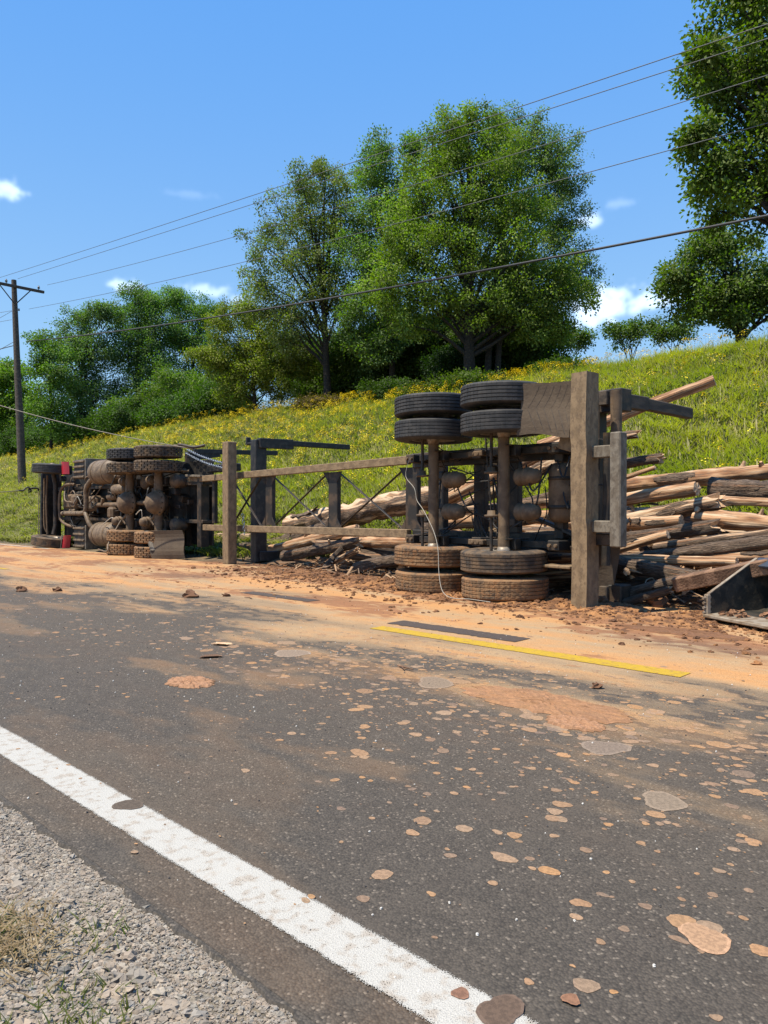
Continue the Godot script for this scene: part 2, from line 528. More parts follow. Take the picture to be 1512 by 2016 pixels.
	M.edge = tri_mat(two_tone(Color(0.30, 0.25, 0.19), Color(0.19, 0.135, 0.085), 0.01, 0.4, 0.7, 0.25, 79), 1.2, 0.6, 0.2)
	M.blade = mat(0.6); M.blade.vertex_color_use_as_albedo = true
	M.blade.backlight_enabled = true; M.blade.backlight = Color(0.9, 1.0, 0.35)
	M.leaf = mat(0.6); M.leaf.metallic_specular = 0.3; M.leaf.vertex_color_use_as_albedo = true
	M.leaf.backlight_enabled = true; M.leaf.backlight = Color(0.8, 0.95, 0.3)
	M.trunk = tri_mat(two_tone(Color(0.018, 0.014, 0.011), Color(0.045, 0.036, 0.028), 0.03, 0.4, 0.7, 0.5, 81), 0.7, 0.95, 0.0, soil_bump, 2.0)
	M.petal = mat(0.6); M.petal.vertex_color_use_as_albedo = true
	M.petal.backlight_enabled = true; M.petal.backlight = Color(0.4, 0.4, 0.1)
	for k in ["peeled", "half", "bark"]:
		var t := wood_tex(k, {"peeled": 91, "half": 92, "bark": 93}[k])
		var m := mat(0.85)
		m.albedo_texture = t[0]
		m.heightmap_enabled = true
		m.heightmap_texture = t[1]
		m.heightmap_scale = 0.8 if k != "bark" else 2.0
		M[k] = m
	M.board = tri_mat(two_tone(Color(0.13, 0.072, 0.042), Color(0.24, 0.14, 0.085), 0.01, 0.4, 0.7, 0.35, 95), 1.3, 0.9, 0.0, g512, 0.4)
	M.cut = tri_mat(two_tone(Color(0.52, 0.36, 0.22), Color(0.36, 0.21, 0.11), 0.015, 0.4, 0.7, 0.25, 97), 3.0, 0.85)

# ---------------------------------------------------------------- the setting
func grid(ss_: Array, ds: Array, at: Callable, tint: Callable, m: Material, uvs: Callable) -> ArrayMesh:
	var nv := PackedVector3Array()
	var nn := PackedVector3Array()
	var cc := PackedColorArray()
	var u1 := PackedVector2Array()
	var u2 := PackedVector2Array()
	var ix := PackedInt32Array()
	for s in ss_:
		for d in ds:
			var y: float = at.call(s, d)
			nv.append(road(s, d, y))
			var gx: float = (at.call(s + 0.05, d) - at.call(s - 0.05, d)) / 0.1
			var gd: float = (at.call(s, d + 0.05) - at.call(s, d - 0.05)) / 0.1
			nn.append((Vector3.UP - road(gx, gd)).normalized())
			cc.append(tint.call(s, d))
			u1.append(Vector2(s, d) / 0.9)
			u2.append(uvs.call(s, d))
	var w := ds.size()
	for i in ss_.size() - 1:
		for j in w - 1:
			var a := i * w + j
			for k in [[a, a + 1, a + w + 1], [a, a + w + 1, a + w]]:
				if (nv[k[1]] - nv[k[0]]).cross(nv[k[2]] - nv[k[0]]).y > 0.0:
					ix.append(k[0]); ix.append(k[2]); ix.append(k[1])
				else:
					ix.append(k[0]); ix.append(k[1]); ix.append(k[2])
	var arr := []
	arr.resize(Mesh.ARRAY_MAX)
	arr[Mesh.ARRAY_VERTEX] = nv
	arr[Mesh.ARRAY_NORMAL] = nn
	arr[Mesh.ARRAY_COLOR] = cc
	arr[Mesh.ARRAY_TEX_UV] = u1
	arr[Mesh.ARRAY_TEX_UV2] = u2
	arr[Mesh.ARRAY_INDEX] = ix
	var am := ArrayMesh.new()
	am.add_surface_from_arrays(Mesh.PRIMITIVE_TRIANGLES, arr)
	am.surface_set_material(0, m)
	return am

func steps(parts: Array) -> Array:
	var o := []
	for p in parts:
		var x: float = p[0]
		while x < p[1] - 1e-4:
			o.append(x)
			x += p[2]
	o.append(parts[-1][1])
	return o

var patchy := FastNoiseLite.new()

func ground_tint(s: float, d: float) -> Color:
	var a := patchy.get_noise_2d(s * 1.3, d * 1.3)
	var b := patchy.get_noise_2d(s * 7.0 + 50.0, d * 7.0)
	if d < 1.3:
		var gr := Color(0.30, 0.265, 0.215) * (1.0 + 0.35 * b)
		return gr.lerp(Color(0.14, 0.11, 0.065), ss(0.05, 0.4, a))
	var mud := Color(0.23, 0.115, 0.05).lerp(Color(0.12, 0.06, 0.03), ss(-0.2, 0.3, b))
	var soil := Color(0.18, 0.14, 0.085).lerp(Color(0.10, 0.075, 0.042), ss(-0.2, 0.3, b))
	var turf := Color(0.15, 0.165, 0.04).lerp(Color(0.22, 0.18, 0.08), ss(-0.1, 0.45, a + b * 0.4))
	var where_mud := ss(15.0, 11.0, s + a * 2.0) * ss(-4.0, -1.0, s)
	var lower := soil.lerp(mud, where_mud)
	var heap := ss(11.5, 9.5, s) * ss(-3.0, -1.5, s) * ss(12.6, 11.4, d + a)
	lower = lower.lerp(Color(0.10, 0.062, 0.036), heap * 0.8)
	return lower.lerp(turf, ss(9.0, 10.2, d + a * 0.8 - where_mud * 1.3) * (1.0 - heap * 0.9))

func setting() -> void:
	var at := func(s, d): return height(s, d)
	var tint := func(s, d): return ground_tint(s, d)
	var none := func(_s, _d): return Vector2.ZERO
	var fine := steps([[-60.0, -6.0, 6.0], [-6.0, 50.0, 0.4], [50.0, 100.0, 2.5], [100.0, 400.0, 30.0]])
	var dd := steps([[-200.0, -20.0, 30.0], [-20.0, -4.0, 2.0], [-4.0, 1.6, 0.2], [1.6, 8.4, 1.7], [8.4, 13.0, 0.18], [13.0, 30.0, 0.5], [30.0, 50.0, 2.0], [50.0, 200.0, 15.0], [200.0, 900.0, 100.0]])
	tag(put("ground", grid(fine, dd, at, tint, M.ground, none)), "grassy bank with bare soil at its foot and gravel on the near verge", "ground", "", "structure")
	var level := func(_s, _d): return 0.0
	var white := func(_s, _d): return Color.WHITE
	var stain := func(s, d): return Vector2((s + 2.0) / 32.0, (d - 1.0) / 7.7)
	# the edge of the asphalt wanders a little, with a thin broken lip
	var rd := [1.05]
	rd.append_array(steps([[1.12, 8.5, 0.82]]))
	var b := MB.new()
	var am := grid(steps([[-2.0, 30.0, 0.5]]), rd, level, white, M.road, stain)
	var r1 := put("road", am)
	tag(r1, "two lane asphalt road smeared with orange mud", "road", "", "structure")
	put("asphalt_edge", ragged_edge(), r1)
	for seg in [[-60.0, -2.0], [30.0, 220.0]]:
		tag(put("road", grid([seg[0], seg[1]], rd, level, white, M.asphalt, none)), "road carrying on beyond the muddy stretch", "road", "", "structure")
	# painted lines, 4 mm above the asphalt
	line("edge_line", -40.0, 90.0, 1.20, 1.39, "paint_white", "white edge line along the near gravel verge")
	line("edge_line", 20.5, 90.0, 8.22, 8.34, "paint_white", "white edge line on the far side of the road, left of the truck")
	line("edge_line", 10.2, 10.95, 8.22, 8.34, "paint_white", "short stretch of white edge line showing under the lattice frame")
	line("centre_line", 2.0, 4.85, 4.81, 5.03, "paint_yellow", "yellow centre line dash in front of the trailer")
	line("centre_line", 14.2, 17.2, 4.93, 5.05, "paint_yellow", "yellow centre line dash at the far left of the road")
	var dk := mat(0.85)
	dk.albedo_color = lin(0.075, 0.055, 0.045)
	dk.heightmap_enabled = true; dk.heightmap_texture = M.asphalt.heightmap_texture; dk.heightmap_scale = 0.3
	for q in [[3.5, 4.95, 5.16, 5.40, "dark blacked out dash just behind the yellow dash"], [6.75, 8.1, 5.70, 5.90, "dark blacked out dash further left in the orange mud"]]:
		var mb := MB.new()
		var n := 40
		var rg := RandomNumberGenerator.new(); rg.seed = int(q[0] * 10)
		var last := []
		for i in n + 1:
			var s: float = lerpf(q[0], q[1], float(i) / n)
			var e := 0.03 * (1.0 if i > 0 and i < n else 0.0)
			var row := [road(s, q[2] + rg.randf_range(-0.5, 0.5) * e, 0.004), road(s, q[3] + rg.randf_range(-0.5, 0.5) * e, 0.004)]
			if i:
				mb.quad(last[0], last[1], row[1], row[0], Vector3.UP)
			last = row
		tag(put("road_marking", mb.mesh(dk)), q[4], "road marking", "", "structure")

func ragged_edge() -> ArrayMesh:
	var mb := MB.new()
	var rg := RandomNumberGenerator.new(); rg.seed = 5
	var last := []
	for i in 1100:
		var s := -3.0 + i * 0.012 * (1.0 + i / 500.0)
		var d := 1.045 - absf(patchy.get_noise_2d(s * 9.0, 3.0)) * 0.05 - rg.randf() * 0.008
		var row := [road(s, 1.052, -0.0006), road(s, d + 0.006, -0.001), road(s, d, -0.016)]
		if i:
			mb.quad(last[0], last[1], row[1], row[0], Vector3.UP)
			mb.quad(last[1], last[2], row[2], row[1], road(0, -0.7, 0.7))
		last = row
	for i in mb.uv.size():
		var q := sd(mb.v[i])
		mb.uv[i] = q / 0.9
	return mb.mesh(M.asphalt)

func line(called: String, s0: float, s1: float, d0: float, d1: float, m: String, label: String) -> void:
	var mb := MB.new()
	var n := maxi(1, int((s1 - s0) / 2.0))
	for i in n:
		var a := lerpf(s0, s1, float(i) / n)
		var b := lerpf(s0, s1, float(i + 1) / n)
		var k := mb.v.size()
		mb.quad(road(a, d0, 0.004), road(a, d1, 0.004), road(b, d1, 0.004), road(b, d0, 0.004), Vector3.UP)
		for j in range(k, mb.v.size()):
			var q := sd(mb.v[j])
			mb.uv[j] = Vector2((q.y - d0) / (d1 - d0) * 0.998 + 0.001, q.x / 1.24)
	tag(put(called, mb.mesh(M[m])), label, "road marking", "", "structure")

func blob(mb: MB, s: float, d: float, r: float, y: float, rg: RandomNumberGenerator, inner: Color, rim: Color, stretch := 1.0) -> void:
	var n := 12 if r < 0.03 else 22
	var ph := rg.randf() * TAU
	var a2 := rg.randf() * 0.22
	var a3 := rg.randf() * 0.16
	var c := road(s, d, y)
	var pts := []
	for k in n:
		var t := TAU * k / n
		var q := r * (1.0 + a2 * sin(2 * t + ph) + a3 * sin(3 * t + ph * 2.0) + rg.randf_range(-0.07, 0.07))
		pts.append(Vector2(cos(t) * q * stretch, sin(t) * q))
	for k in n:
		var p: Vector2 = pts[k]
		var q: Vector2 = pts[(k + 1) % n]
		var pi_ := road(s + p.x * 0.86, d + p.y * 0.86, y)
		var qi := road(s + q.x * 0.86, d + q.y * 0.86, y)
		var po := road(s + p.x, d + p.y, y - 0.0010)
		var qo := road(s + q.x, d + q.y, y - 0.0010)
		mb.col = inner
		mb.tri(c, pi_, qi, Vector3.UP, Vector3.UP, Vector3.UP)
		mb.col = rim
		mb.quad(pi_, qi, qo, po, Vector3.UP)

func mud() -> void:
	var rg := RandomNumberGenerator.new(); rg.seed = 77
	var mb := MB.new()
	var made := 0
	while made < 4400:
		var s := rg.randf_range(-2.0, 16.0)
		var d := rg.randf_range(1.1, 6.2)
		var want := 0.04 + 0.95 * exp(-pow((s - 2.9) / 2.2, 2.0) - pow((d - 3.85) / 0.75, 2.0)) + 0.42 * exp(-pow((s - 1.6) / 1.3, 2.0) - pow((d - 2.9) / 0.9, 2.0)) + 0.18 * exp(-pow((s - 5.5) / 3.0, 2.0) - pow((d - 3.2) / 0.8, 2.0))
		want *= 0.6 + 0.9 * (patchy.get_noise_2d(s * 6.0, d * 6.0) + 0.4)
		if rg.randf() > want:
			continue
		if d > 4.75 and d < 5.08 and s < 5.0 and s > 1.9 and rg.randf() < 0.9: continue
		made += 1
		var r := 0.0035 + 0.017 * pow(rg.randf(), 2.8) + (0.035 * rg.randf() if rg.randf() < 0.06 else 0.0)
		r *= 0.75 + 0.55 * ss(2.4, 3.6, d)
		if d > 3.9: r *= 0.75
		if d < 1.5: r = minf(r, 0.011)
		if d > 4.78: r *= 0.7
		if d < 2.2 and rg.randf() < 0.25: r *= 1.5
		var c := Color(0.34, 0.228, 0.142).lerp(Color(0.42, 0.225, 0.095), rg.randf()).lerp(Color(0.19, 0.135, 0.10), rg.randf() * (0.9 if d < 3.6 else 0.3))
		var on_line := d < 1.42 or absf(d - 4.92) < 0.12
		blob(mb, s, d, r, (0.0056 if on_line else 0.0016) + made * 0.0000001, rg, c * rg.randf_range(0.85, 1.0), c, rg.randf_range(0.9, 1.5))
	for i in 110:
		var s := rg.randf_range(0.5, 3.0)
		var d := rg.randf_range(1.55, 3.5)
		if s > 1.9 and d < 2.2: continue
		var c := Color(0.34, 0.228, 0.142).lerp(Color(0.40, 0.215, 0.095), rg.randf()).lerp(Color(0.2, 0.145, 0.105), rg.randf() * rg.randf())
		blob(mb, s, d, (0.008 + 0.022 * pow(rg.randf(), 2.0)) * (0.8 + 0.2 * d), 0.0021 + i * 0.000002, rg, c * 0.95, c, rg.randf_range(0.9, 1.5))
	tag(put("mud_splatter", mb.mesh(M.spot)), "small dried spots of orange mud splashed over the asphalt", "mud", "", "stuff")
	for q in [
		[2.60, 1.335, 0.050, Color(0.10, 0.073, 0.054), "dark brown round mud spot on the near white edge line"],
		[0.95, 1.35, 0.052, Color(0.12, 0.08, 0.055), "brown round mud spot on the white line at the bottom edge"],
		[0.74, 1.95, 0.062, Color(0.40, 0.24, 0.14), "large orange brown mud spot at the lower right of the road"],
		[1.66, 3.18, 0.105, Color(0.22, 0.165, 0.12), "large grey brown mud puddle right of the road middle"],
		[1.2, 2.75, 0.085, Color(0.24, 0.18, 0.125), "grey brown dried puddle below the largest right hand one"],
		[3.05, 3.62, 0.13, Color(0.25, 0.18, 0.12), "pale brown dried puddle left of the thick mud cake"],
		[4.45, 3.6, 0.14, Color(0.27, 0.20, 0.14), "pale grey dried puddle far left of the thick mud cake"],
		[0.86, 1.49, 0.02, Color(0.25, 0.125, 0.07), "small red brown mud spot beside the white line"],
		[1.27, 0.72, 0.036, Color(0.20, 0.12, 0.075), "flat brown mud spot lying on the gravel beside the dry straw"],
		[1.05, 1.335, 0.021, Color(0.22, 0.115, 0.07), "small red brown mud spot on the near white line"],
	]:
		var b := MB.new()
		var c: Color = q[3]
		blob(b, q[0], q[1], q[2], 0.0070 if q[1] > 1.1 and q[1] < 1.5 else 0.02 if q[1] < 1.0 else 0.0026, rg, c * 0.92, c * 1.15)
		tag(put("mud_spot", b.mesh(M.spot)), q[4], "mud")
	# caked patches: raised, cracked, torn at the rim
	for q in [
		[2.28, 3.66, 0.52, 0.20, Color(0.30, 0.155, 0.075), "thick cracked cake of orange mud in the middle of the road"],
		[4.15, 2.55, 0.17, 0.13, Color(0.34, 0.18, 0.095), "lone round cake of orange mud on the dark asphalt at left"],
		[1.95, 3.42, 0.16, 0.10, Color(0.34, 0.18, 0.095), "small cracked mud cake just below the thick one"],
		[2.7, 6.6, 0.55, 0.16, Color(0.18, 0.085, 0.04), "smeared mud tongue near the loader bucket"],
	]:
		var b := MB.new()
		var nr := 14
		var na := 56
		var hgt := func(t, f):
			var p := Vector2(cos(t) * q[2] * f, sin(t) * q[3] * f)
			var cr := absf(patchy.get_noise_2d((p.x + q[0]) * 16.0, (p.y + q[1]) * 60.0))
			return (0.002 + 0.016 * (1.0 - f * f) * (0.5 + patchy.get_noise_2d((p.x + q[0]) * 30.0, p.y * 60.0 + 9.0)) + 0.008 * ss(0.0, 0.12, cr)) * (1.0 if f < 0.99 else 0.0)
		var rim := []
		for k in na:
			rim.append(1.0 + 0.35 * patchy.get_noise_2d(cos(TAU * k / na) * 14.0 + q[0] * 30.0, sin(TAU * k / na) * 14.0))
		for i in nr:
			for k in na:
				var f0 := float(i) / nr
				var f1 := float(i + 1) / nr
				var P := func(kk, f):
					var t = TAU * (kk % na) / na
					return road(q[0] + cos(t) * q[2] * f * rim[kk % na], q[1] + sin(t) * q[3] * f * rim[kk % na], 0.002 + hgt.call(t, f))
				var tone := 1.0 + 0.35 * patchy.get_noise_2d(i * 9.0 + q[0] * 99.0, k * 9.0)
				b.col = q[4] * tone
				b.flat(P.call(k, f0), P.call(k + 1, f1), P.call(k, f1), Vector3.UP)
				if i:
					b.flat(P.call(k, f0), P.call(k + 1, f0), P.call(k + 1, f1), Vector3.UP)
		tag(put("mud_cake", b.mesh(M.spot)), q[5], "mud")
	# loose earth pushed up along the trailer
	var lump := FastNoiseLite.new(); lump.seed = 12; lump.frequency = 0.9; lump.fractal_octaves = 5
	var bed := func(s, d):
		var along := ss(13.5, 9.5, s) * ss(-1.5, 0.6, s)
		var band := exp(-pow((d - (7.55 + 0.11 * (s - 5.0))) / 0.62, 2.0)) if s > 3.2 else exp(-pow((d - 7.35) / 0.85, 2.0))
		if s > 8.0: band *= 0.75
		var h: float = 0.5 + 0.9 * lump.get_noise_2d(s * 1.4, d * 1.4) + 0.35 * lump.get_noise_2d(s * 7.0, d * 7.0)
		var nb: float = 1.0 - 0.8 * exp(-pow((s - 2.4) / 1.1, 2.0) - pow((d - 7.3) / 0.9, 2.0))
		return -0.016 + along * band * 0.105 * nb * maxf(h, 0.0) + 0.012 * lump.get_noise_2d(s * 14.0, d * 14.0) * along * band
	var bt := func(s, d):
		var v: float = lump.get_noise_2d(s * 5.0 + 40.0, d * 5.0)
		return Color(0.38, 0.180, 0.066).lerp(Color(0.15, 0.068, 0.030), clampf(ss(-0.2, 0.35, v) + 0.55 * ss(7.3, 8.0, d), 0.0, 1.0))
	var none := func(_s, _d): return Vector2.ZERO
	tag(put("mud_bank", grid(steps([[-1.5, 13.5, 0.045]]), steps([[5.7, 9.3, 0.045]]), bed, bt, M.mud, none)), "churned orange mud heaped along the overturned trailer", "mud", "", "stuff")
	# clods
	var kinds := []
	for k in 4:
		kinds.append(lump_mesh(20 + k, 0.38, M.clod))
	for k in 4:
		var where := []
		var tint := []
		while where.size() < 1900:
			var s := rg.randf_range(-1.0, 13.0)
			var d := rg.randf_range(5.6, 9.2)
			var mid := 7.45 + 0.10 * (s - 5.0)
			var p := exp(-pow((d - mid) / 0.75, 2.0)) * ss(13.0, 9.0, s) + 0.02
			if lump.get_noise_2d(s * 1.5, d * 1.5) < -0.05: p *= 0.35
			if rg.randf() > p: continue
			var r := 0.004 + 0.018 * pow(rg.randf(), 3.0) + (0.028 * rg.randf() if rg.randf() < 0.025 else 0.0)
			var y: float = maxf(bed.call(s, d), maxf(height(s, d), 0.0))
			where.append(Transform3D(Basis.from_euler(Vector3(rg.randf() * 6, rg.randf() * 6, rg.randf() * 6)).scaled(Vector3(r * 1.3, r * 0.75, r)), road(s, d, y + r * 0.2)))
			tint.append(Color(0.30, 0.138, 0.052).lerp(Color(0.10, 0.048, 0.024), sqrt(rg.randf())))
		tag(copies("mud_crumbs", kinds[k], where, tint), "loose crumbs of orange earth strewn along the trailer", "mud", "crumbs of earth")
	for q in [[5.02, 7.42, 0.075, "round clod of mud beside the nearest lower tyre"], [4.1, 7.75, 0.06, "clod of mud at the foot of the rear beam"], [3.62, 8.15, 0.10, "largest clod of mud right of the rear beam"],
		[8.14, 5.0, 0.075, "dark flat clod alone on the road below the lattice frame"], [10.9, 7.6, 0.06, "dark clod on the road below the lit cross beam"], [7.9, 5.35, 0.04, "small dark clod on the orange road"], [3.35, 8.5, 0.08, "rough clod of mud near the white wire loop"],
		[2.25, 4.2, 0.03, "small dark crumb on the mud above the cracked cake"], [10.3, 3.8, 0.06, "dark clod at the left edge of the road"], [10.0, 4.15, 0.05, "smaller dark clod at the left edge of the road"]]:
		var o := put("mud_clod", lump_mesh(int(q[0] * 100), 0.45, M.clod, Color(0.13, 0.066, 0.034)))
		o.position = road(q[0], q[1], q[2] * 0.3 + maxf(0.0, bed.call(q[0], q[1])))
		o.scale = Vector3(q[2] * 1.2, q[2] * 0.75, q[2])
		tag(o, q[3], "clod")
	for q in [[5.12, 3.43, "curled tan chip of bark lying on the road at left"], [4.75, 3.09, "flat brown chip of bark below the curled one"], [3.45, 3.78, "thin dark twig lying on the spotted asphalt"], [7.5, 5.4, "short dark stick on the orange road"]]:
		var b := MB.new()
		for i in 6:
			var a := -0.9 + 0.3 * i
			var p0 := Vector3(sin(a) * 0.045, 0.03 - cos(a) * 0.028, 0)
			var p1 := Vector3(sin(a + 0.3) * 0.045, 0.03 - cos(a + 0.3) * 0.028, 0)
			var l := Vector3(0, 0, 0.07 + 0.02 * sin(i * 2.3))
			b.flat(p0 - l, p1 - l, p1 + l, Vector3.UP); b.flat(p0 - l, p1 + l, p0 + l, Vector3.UP)
			b.flat(p0 - l - Vector3(0, 0.006, 0), p1 - l - Vector3(0, 0.006, 0), p1 + l - Vector3(0, 0.006, 0), Vector3.DOWN)
		if q[2].contains("twig") or q[2].contains("stick"):
			b = MB.new()
			b.tube([Vector3(-0.09, 0.01, 0.0), Vector3(-0.02, 0.014, 0.012), Vector3(0.08, 0.009, -0.01)], [0.006, 0.008, 0.004], 6)
			b.tube([Vector3(-0.02, 0.012, 0.012), Vector3(0.05, 0.012, 0.045)], [0.005, 0.003], 5)
		var o := put("bark_chip", b.mesh(M.board if not q[2].contains("tan") else M.cut))
		o.position = road(q[0], q[1], 0.004)
		o.rotation.y = q[0] * 7.0
		tag(o, q[2], "bark chip")
	# pebbles on the road
	var where := []
	var tint := []
	for i in 1500:
		var s := rg.randf_range(-1.0, 12.0)
		var d := rg.randf_range(1.1, 6.0)
		var r := rg.randf_range(0.0014, 0.0045)
		where.append(Transform3D(Basis.from_euler(Vector3(i, i * 2, 0)).scaled(Vector3.ONE * r), road(s, d, r * 0.6)))
		tint.append(Color(0.55, 0.52, 0.47) if rg.randf() < 0.5 else Color(0.08, 0.07, 0.065))
	tag(copies("pebbles", lump_mesh(4, 0.3, M.clod), where, tint), "tiny pebbles lying loose on the asphalt", "pebbles")

func lump_mesh(sd_: int, rough: float, m: Material, c := Color.WHITE) -> ArrayMesh:
	var sp := SphereMesh.new()
	sp.radial_segments = 8
	sp.rings = 5
	var a := sp.get_mesh_arrays()
	var nz := FastNoiseLite.new(); nz.seed = sd_; nz.frequency = 1.1; nz.fractal_octaves = 2
	var b := MB.new()
	b.col = c
	var vv: PackedVector3Array = a[Mesh.ARRAY_VERTEX]
	var id: PackedInt32Array = a[Mesh.ARRAY_INDEX]
	var q := func(p: Vector3) -> Vector3:
		p = p * 2.0
		return p * (1.0 + rough * 2.2 * nz.get_noise_3dv(p * 1.3 + Vector3.ONE * sd_))
	for i in range(0, id.size(), 3):
		var p0: Vector3 = q.call(vv[id[i]])
		var p1: Vector3 = q.call(vv[id[i + 1]])
		var p2: Vector3 = q.call(vv[id[i + 2]])
		if p0.distance_to(p1) < 1e-4 or p1.distance_to(p2) < 1e-4 or p0.distance_to(p2) < 1e-4: continue
		b.flat(p0, p1, p2, p0 + p1 + p2)
	return b.mesh(m)

func verge() -> void:
	var rg := RandomNumberGenerator.new(); rg.seed = 99
	var stones := []
	for k in 6:
		stones.append(lump_mesh(60 + k, 0.42, M.stone))
	for k in 6:
		var where := []
		var tint := []
		for i in 15000:
			var s := rg.randf_range(0.1, 3.4)
			var d := rg.randf_range(-0.1, 1.07)
			if i % 4 == 0:
				s = rg.randf_range(-6.0, 12.0); d = rg.randf_range(-3.5, 1.05)
			d = minf(d, 1.05 - rg.randf() * 0.05)
			var r := 0.003 + 0.0062 * pow(rg.randf(), 1.7) + (0.008 * rg.randf() if rg.randf() < 0.05 else 0.0)
			if d > 0.9: r *= 0.6
			where.append(Transform3D(Basis.from_euler(Vector3(rg.randf() * 6, rg.randf() * 6, rg.randf() * 6)).scaled(Vector3(r * 1.25, r * 0.8, r)), road(s, d, height(s, d) + r * rg.randf_range(0.1, 0.7))))
			tint.append(Color(0.37, 0.33, 0.27).lerp(Color(0.26, 0.245, 0.22), rg.randf()).lerp(Color(0.36, 0.265, 0.185), rg.randf() * 0.6) * rg.randf_range(0.6, 1.15))
		tag(copies("gravel", stones[k], where, tint), "crushed grey gravel on the near verge", "gravel", "gravel of the verge")
	# grass and straw that grow through it
	var green := []
	var gt := []
	var straw := []
	var st := []
	for q in [[1.62, 0.72, 60], [1.35, 0.62, 70], [1.25, 0.42, 90], [1.75, 0.52, 40], [1.02, 0.75, 45], [1.1, 0.3, 90], [1.5, 0.25, 60], [2.1, 0.7, 60], [0.9, 0.55, 60], [2.6, 0.55, 90], [0.6, 0.4, 60], [1.9, 0.85, 25], [3.4, 0.4, 120], [0.4, 0.1, 90]]:
		for i in q[2] * 3:
			var s: float = q[0] + rg.randfn() * 0.07
			var d: float = minf(1.0, q[1] + rg.randfn() * 0.05)
			green.append(Transform3D(Basis.from_euler(Vector3(rg.randf_range(-0.7, 0.7), rg.randf() * TAU, rg.randf_range(-0.7, 0.7))).scaled(Vector3(0.07, rg.randf_range(0.02, 0.055), 0.05)), road(s, d, height(s, d))))
			gt.append(Color(0.10, 0.15, 0.035).lerp(Color(0.20, 0.20, 0.06), rg.randf()))
	for q in [[1.32, 0.55, 700, 0.075], [1.2, 0.62, 300, 0.05], [2.0, 0.7, 150, 0.1], [0.9, 0.35, 200, 0.1], [2.6, 0.4, 300, 0.15]]:
		for i in q[2] * 3:
			var s: float = q[0] + rg.randfn() * q[3]
			var d: float = minf(1.0, q[1] + rg.randfn() * q[3] * 0.6)
			straw.append(Transform3D(Basis.from_euler(Vector3(rg.randf_range(1.1, 1.6), rg.randf() * TAU, rg.randf_range(-0.4, 0.4)), EULER_ORDER_YXZ).scaled(Vector3(0.05, rg.randf_range(0.05, 0.13), 0.06)), road(s, d, height(s, d) + rg.randf_range(0.012, 0.04))))
			st.append(Color(0.42, 0.31, 0.18).lerp(Color(0.24, 0.16, 0.085), rg.randf()))
	var one := MB.new()
	one.flat(Vector3(-0.035, 0, 0), Vector3(0.035, 0, 0), Vector3(0.025, 0.5, 0.06), Vector3.BACK)
	one.flat(Vector3(-0.035, 0, 0), Vector3(0.025, 0.5, 0.06), Vector3(-0.025, 0.5, 0.06), Vector3.BACK)
	one.flat(Vector3(-0.025, 0.5, 0.06), Vector3(0.025, 0.5, 0.06), Vector3(0, 1, 0.22), Vector3.BACK)
	var am := one.mesh(M.blade)
	tag(copies("grass", am, green, gt), "sparse green grass tufts growing through the near gravel", "grass")
	tag(copies("dead_grass", am, straw, st), "dry brown straw lying on the near gravel", "grass")

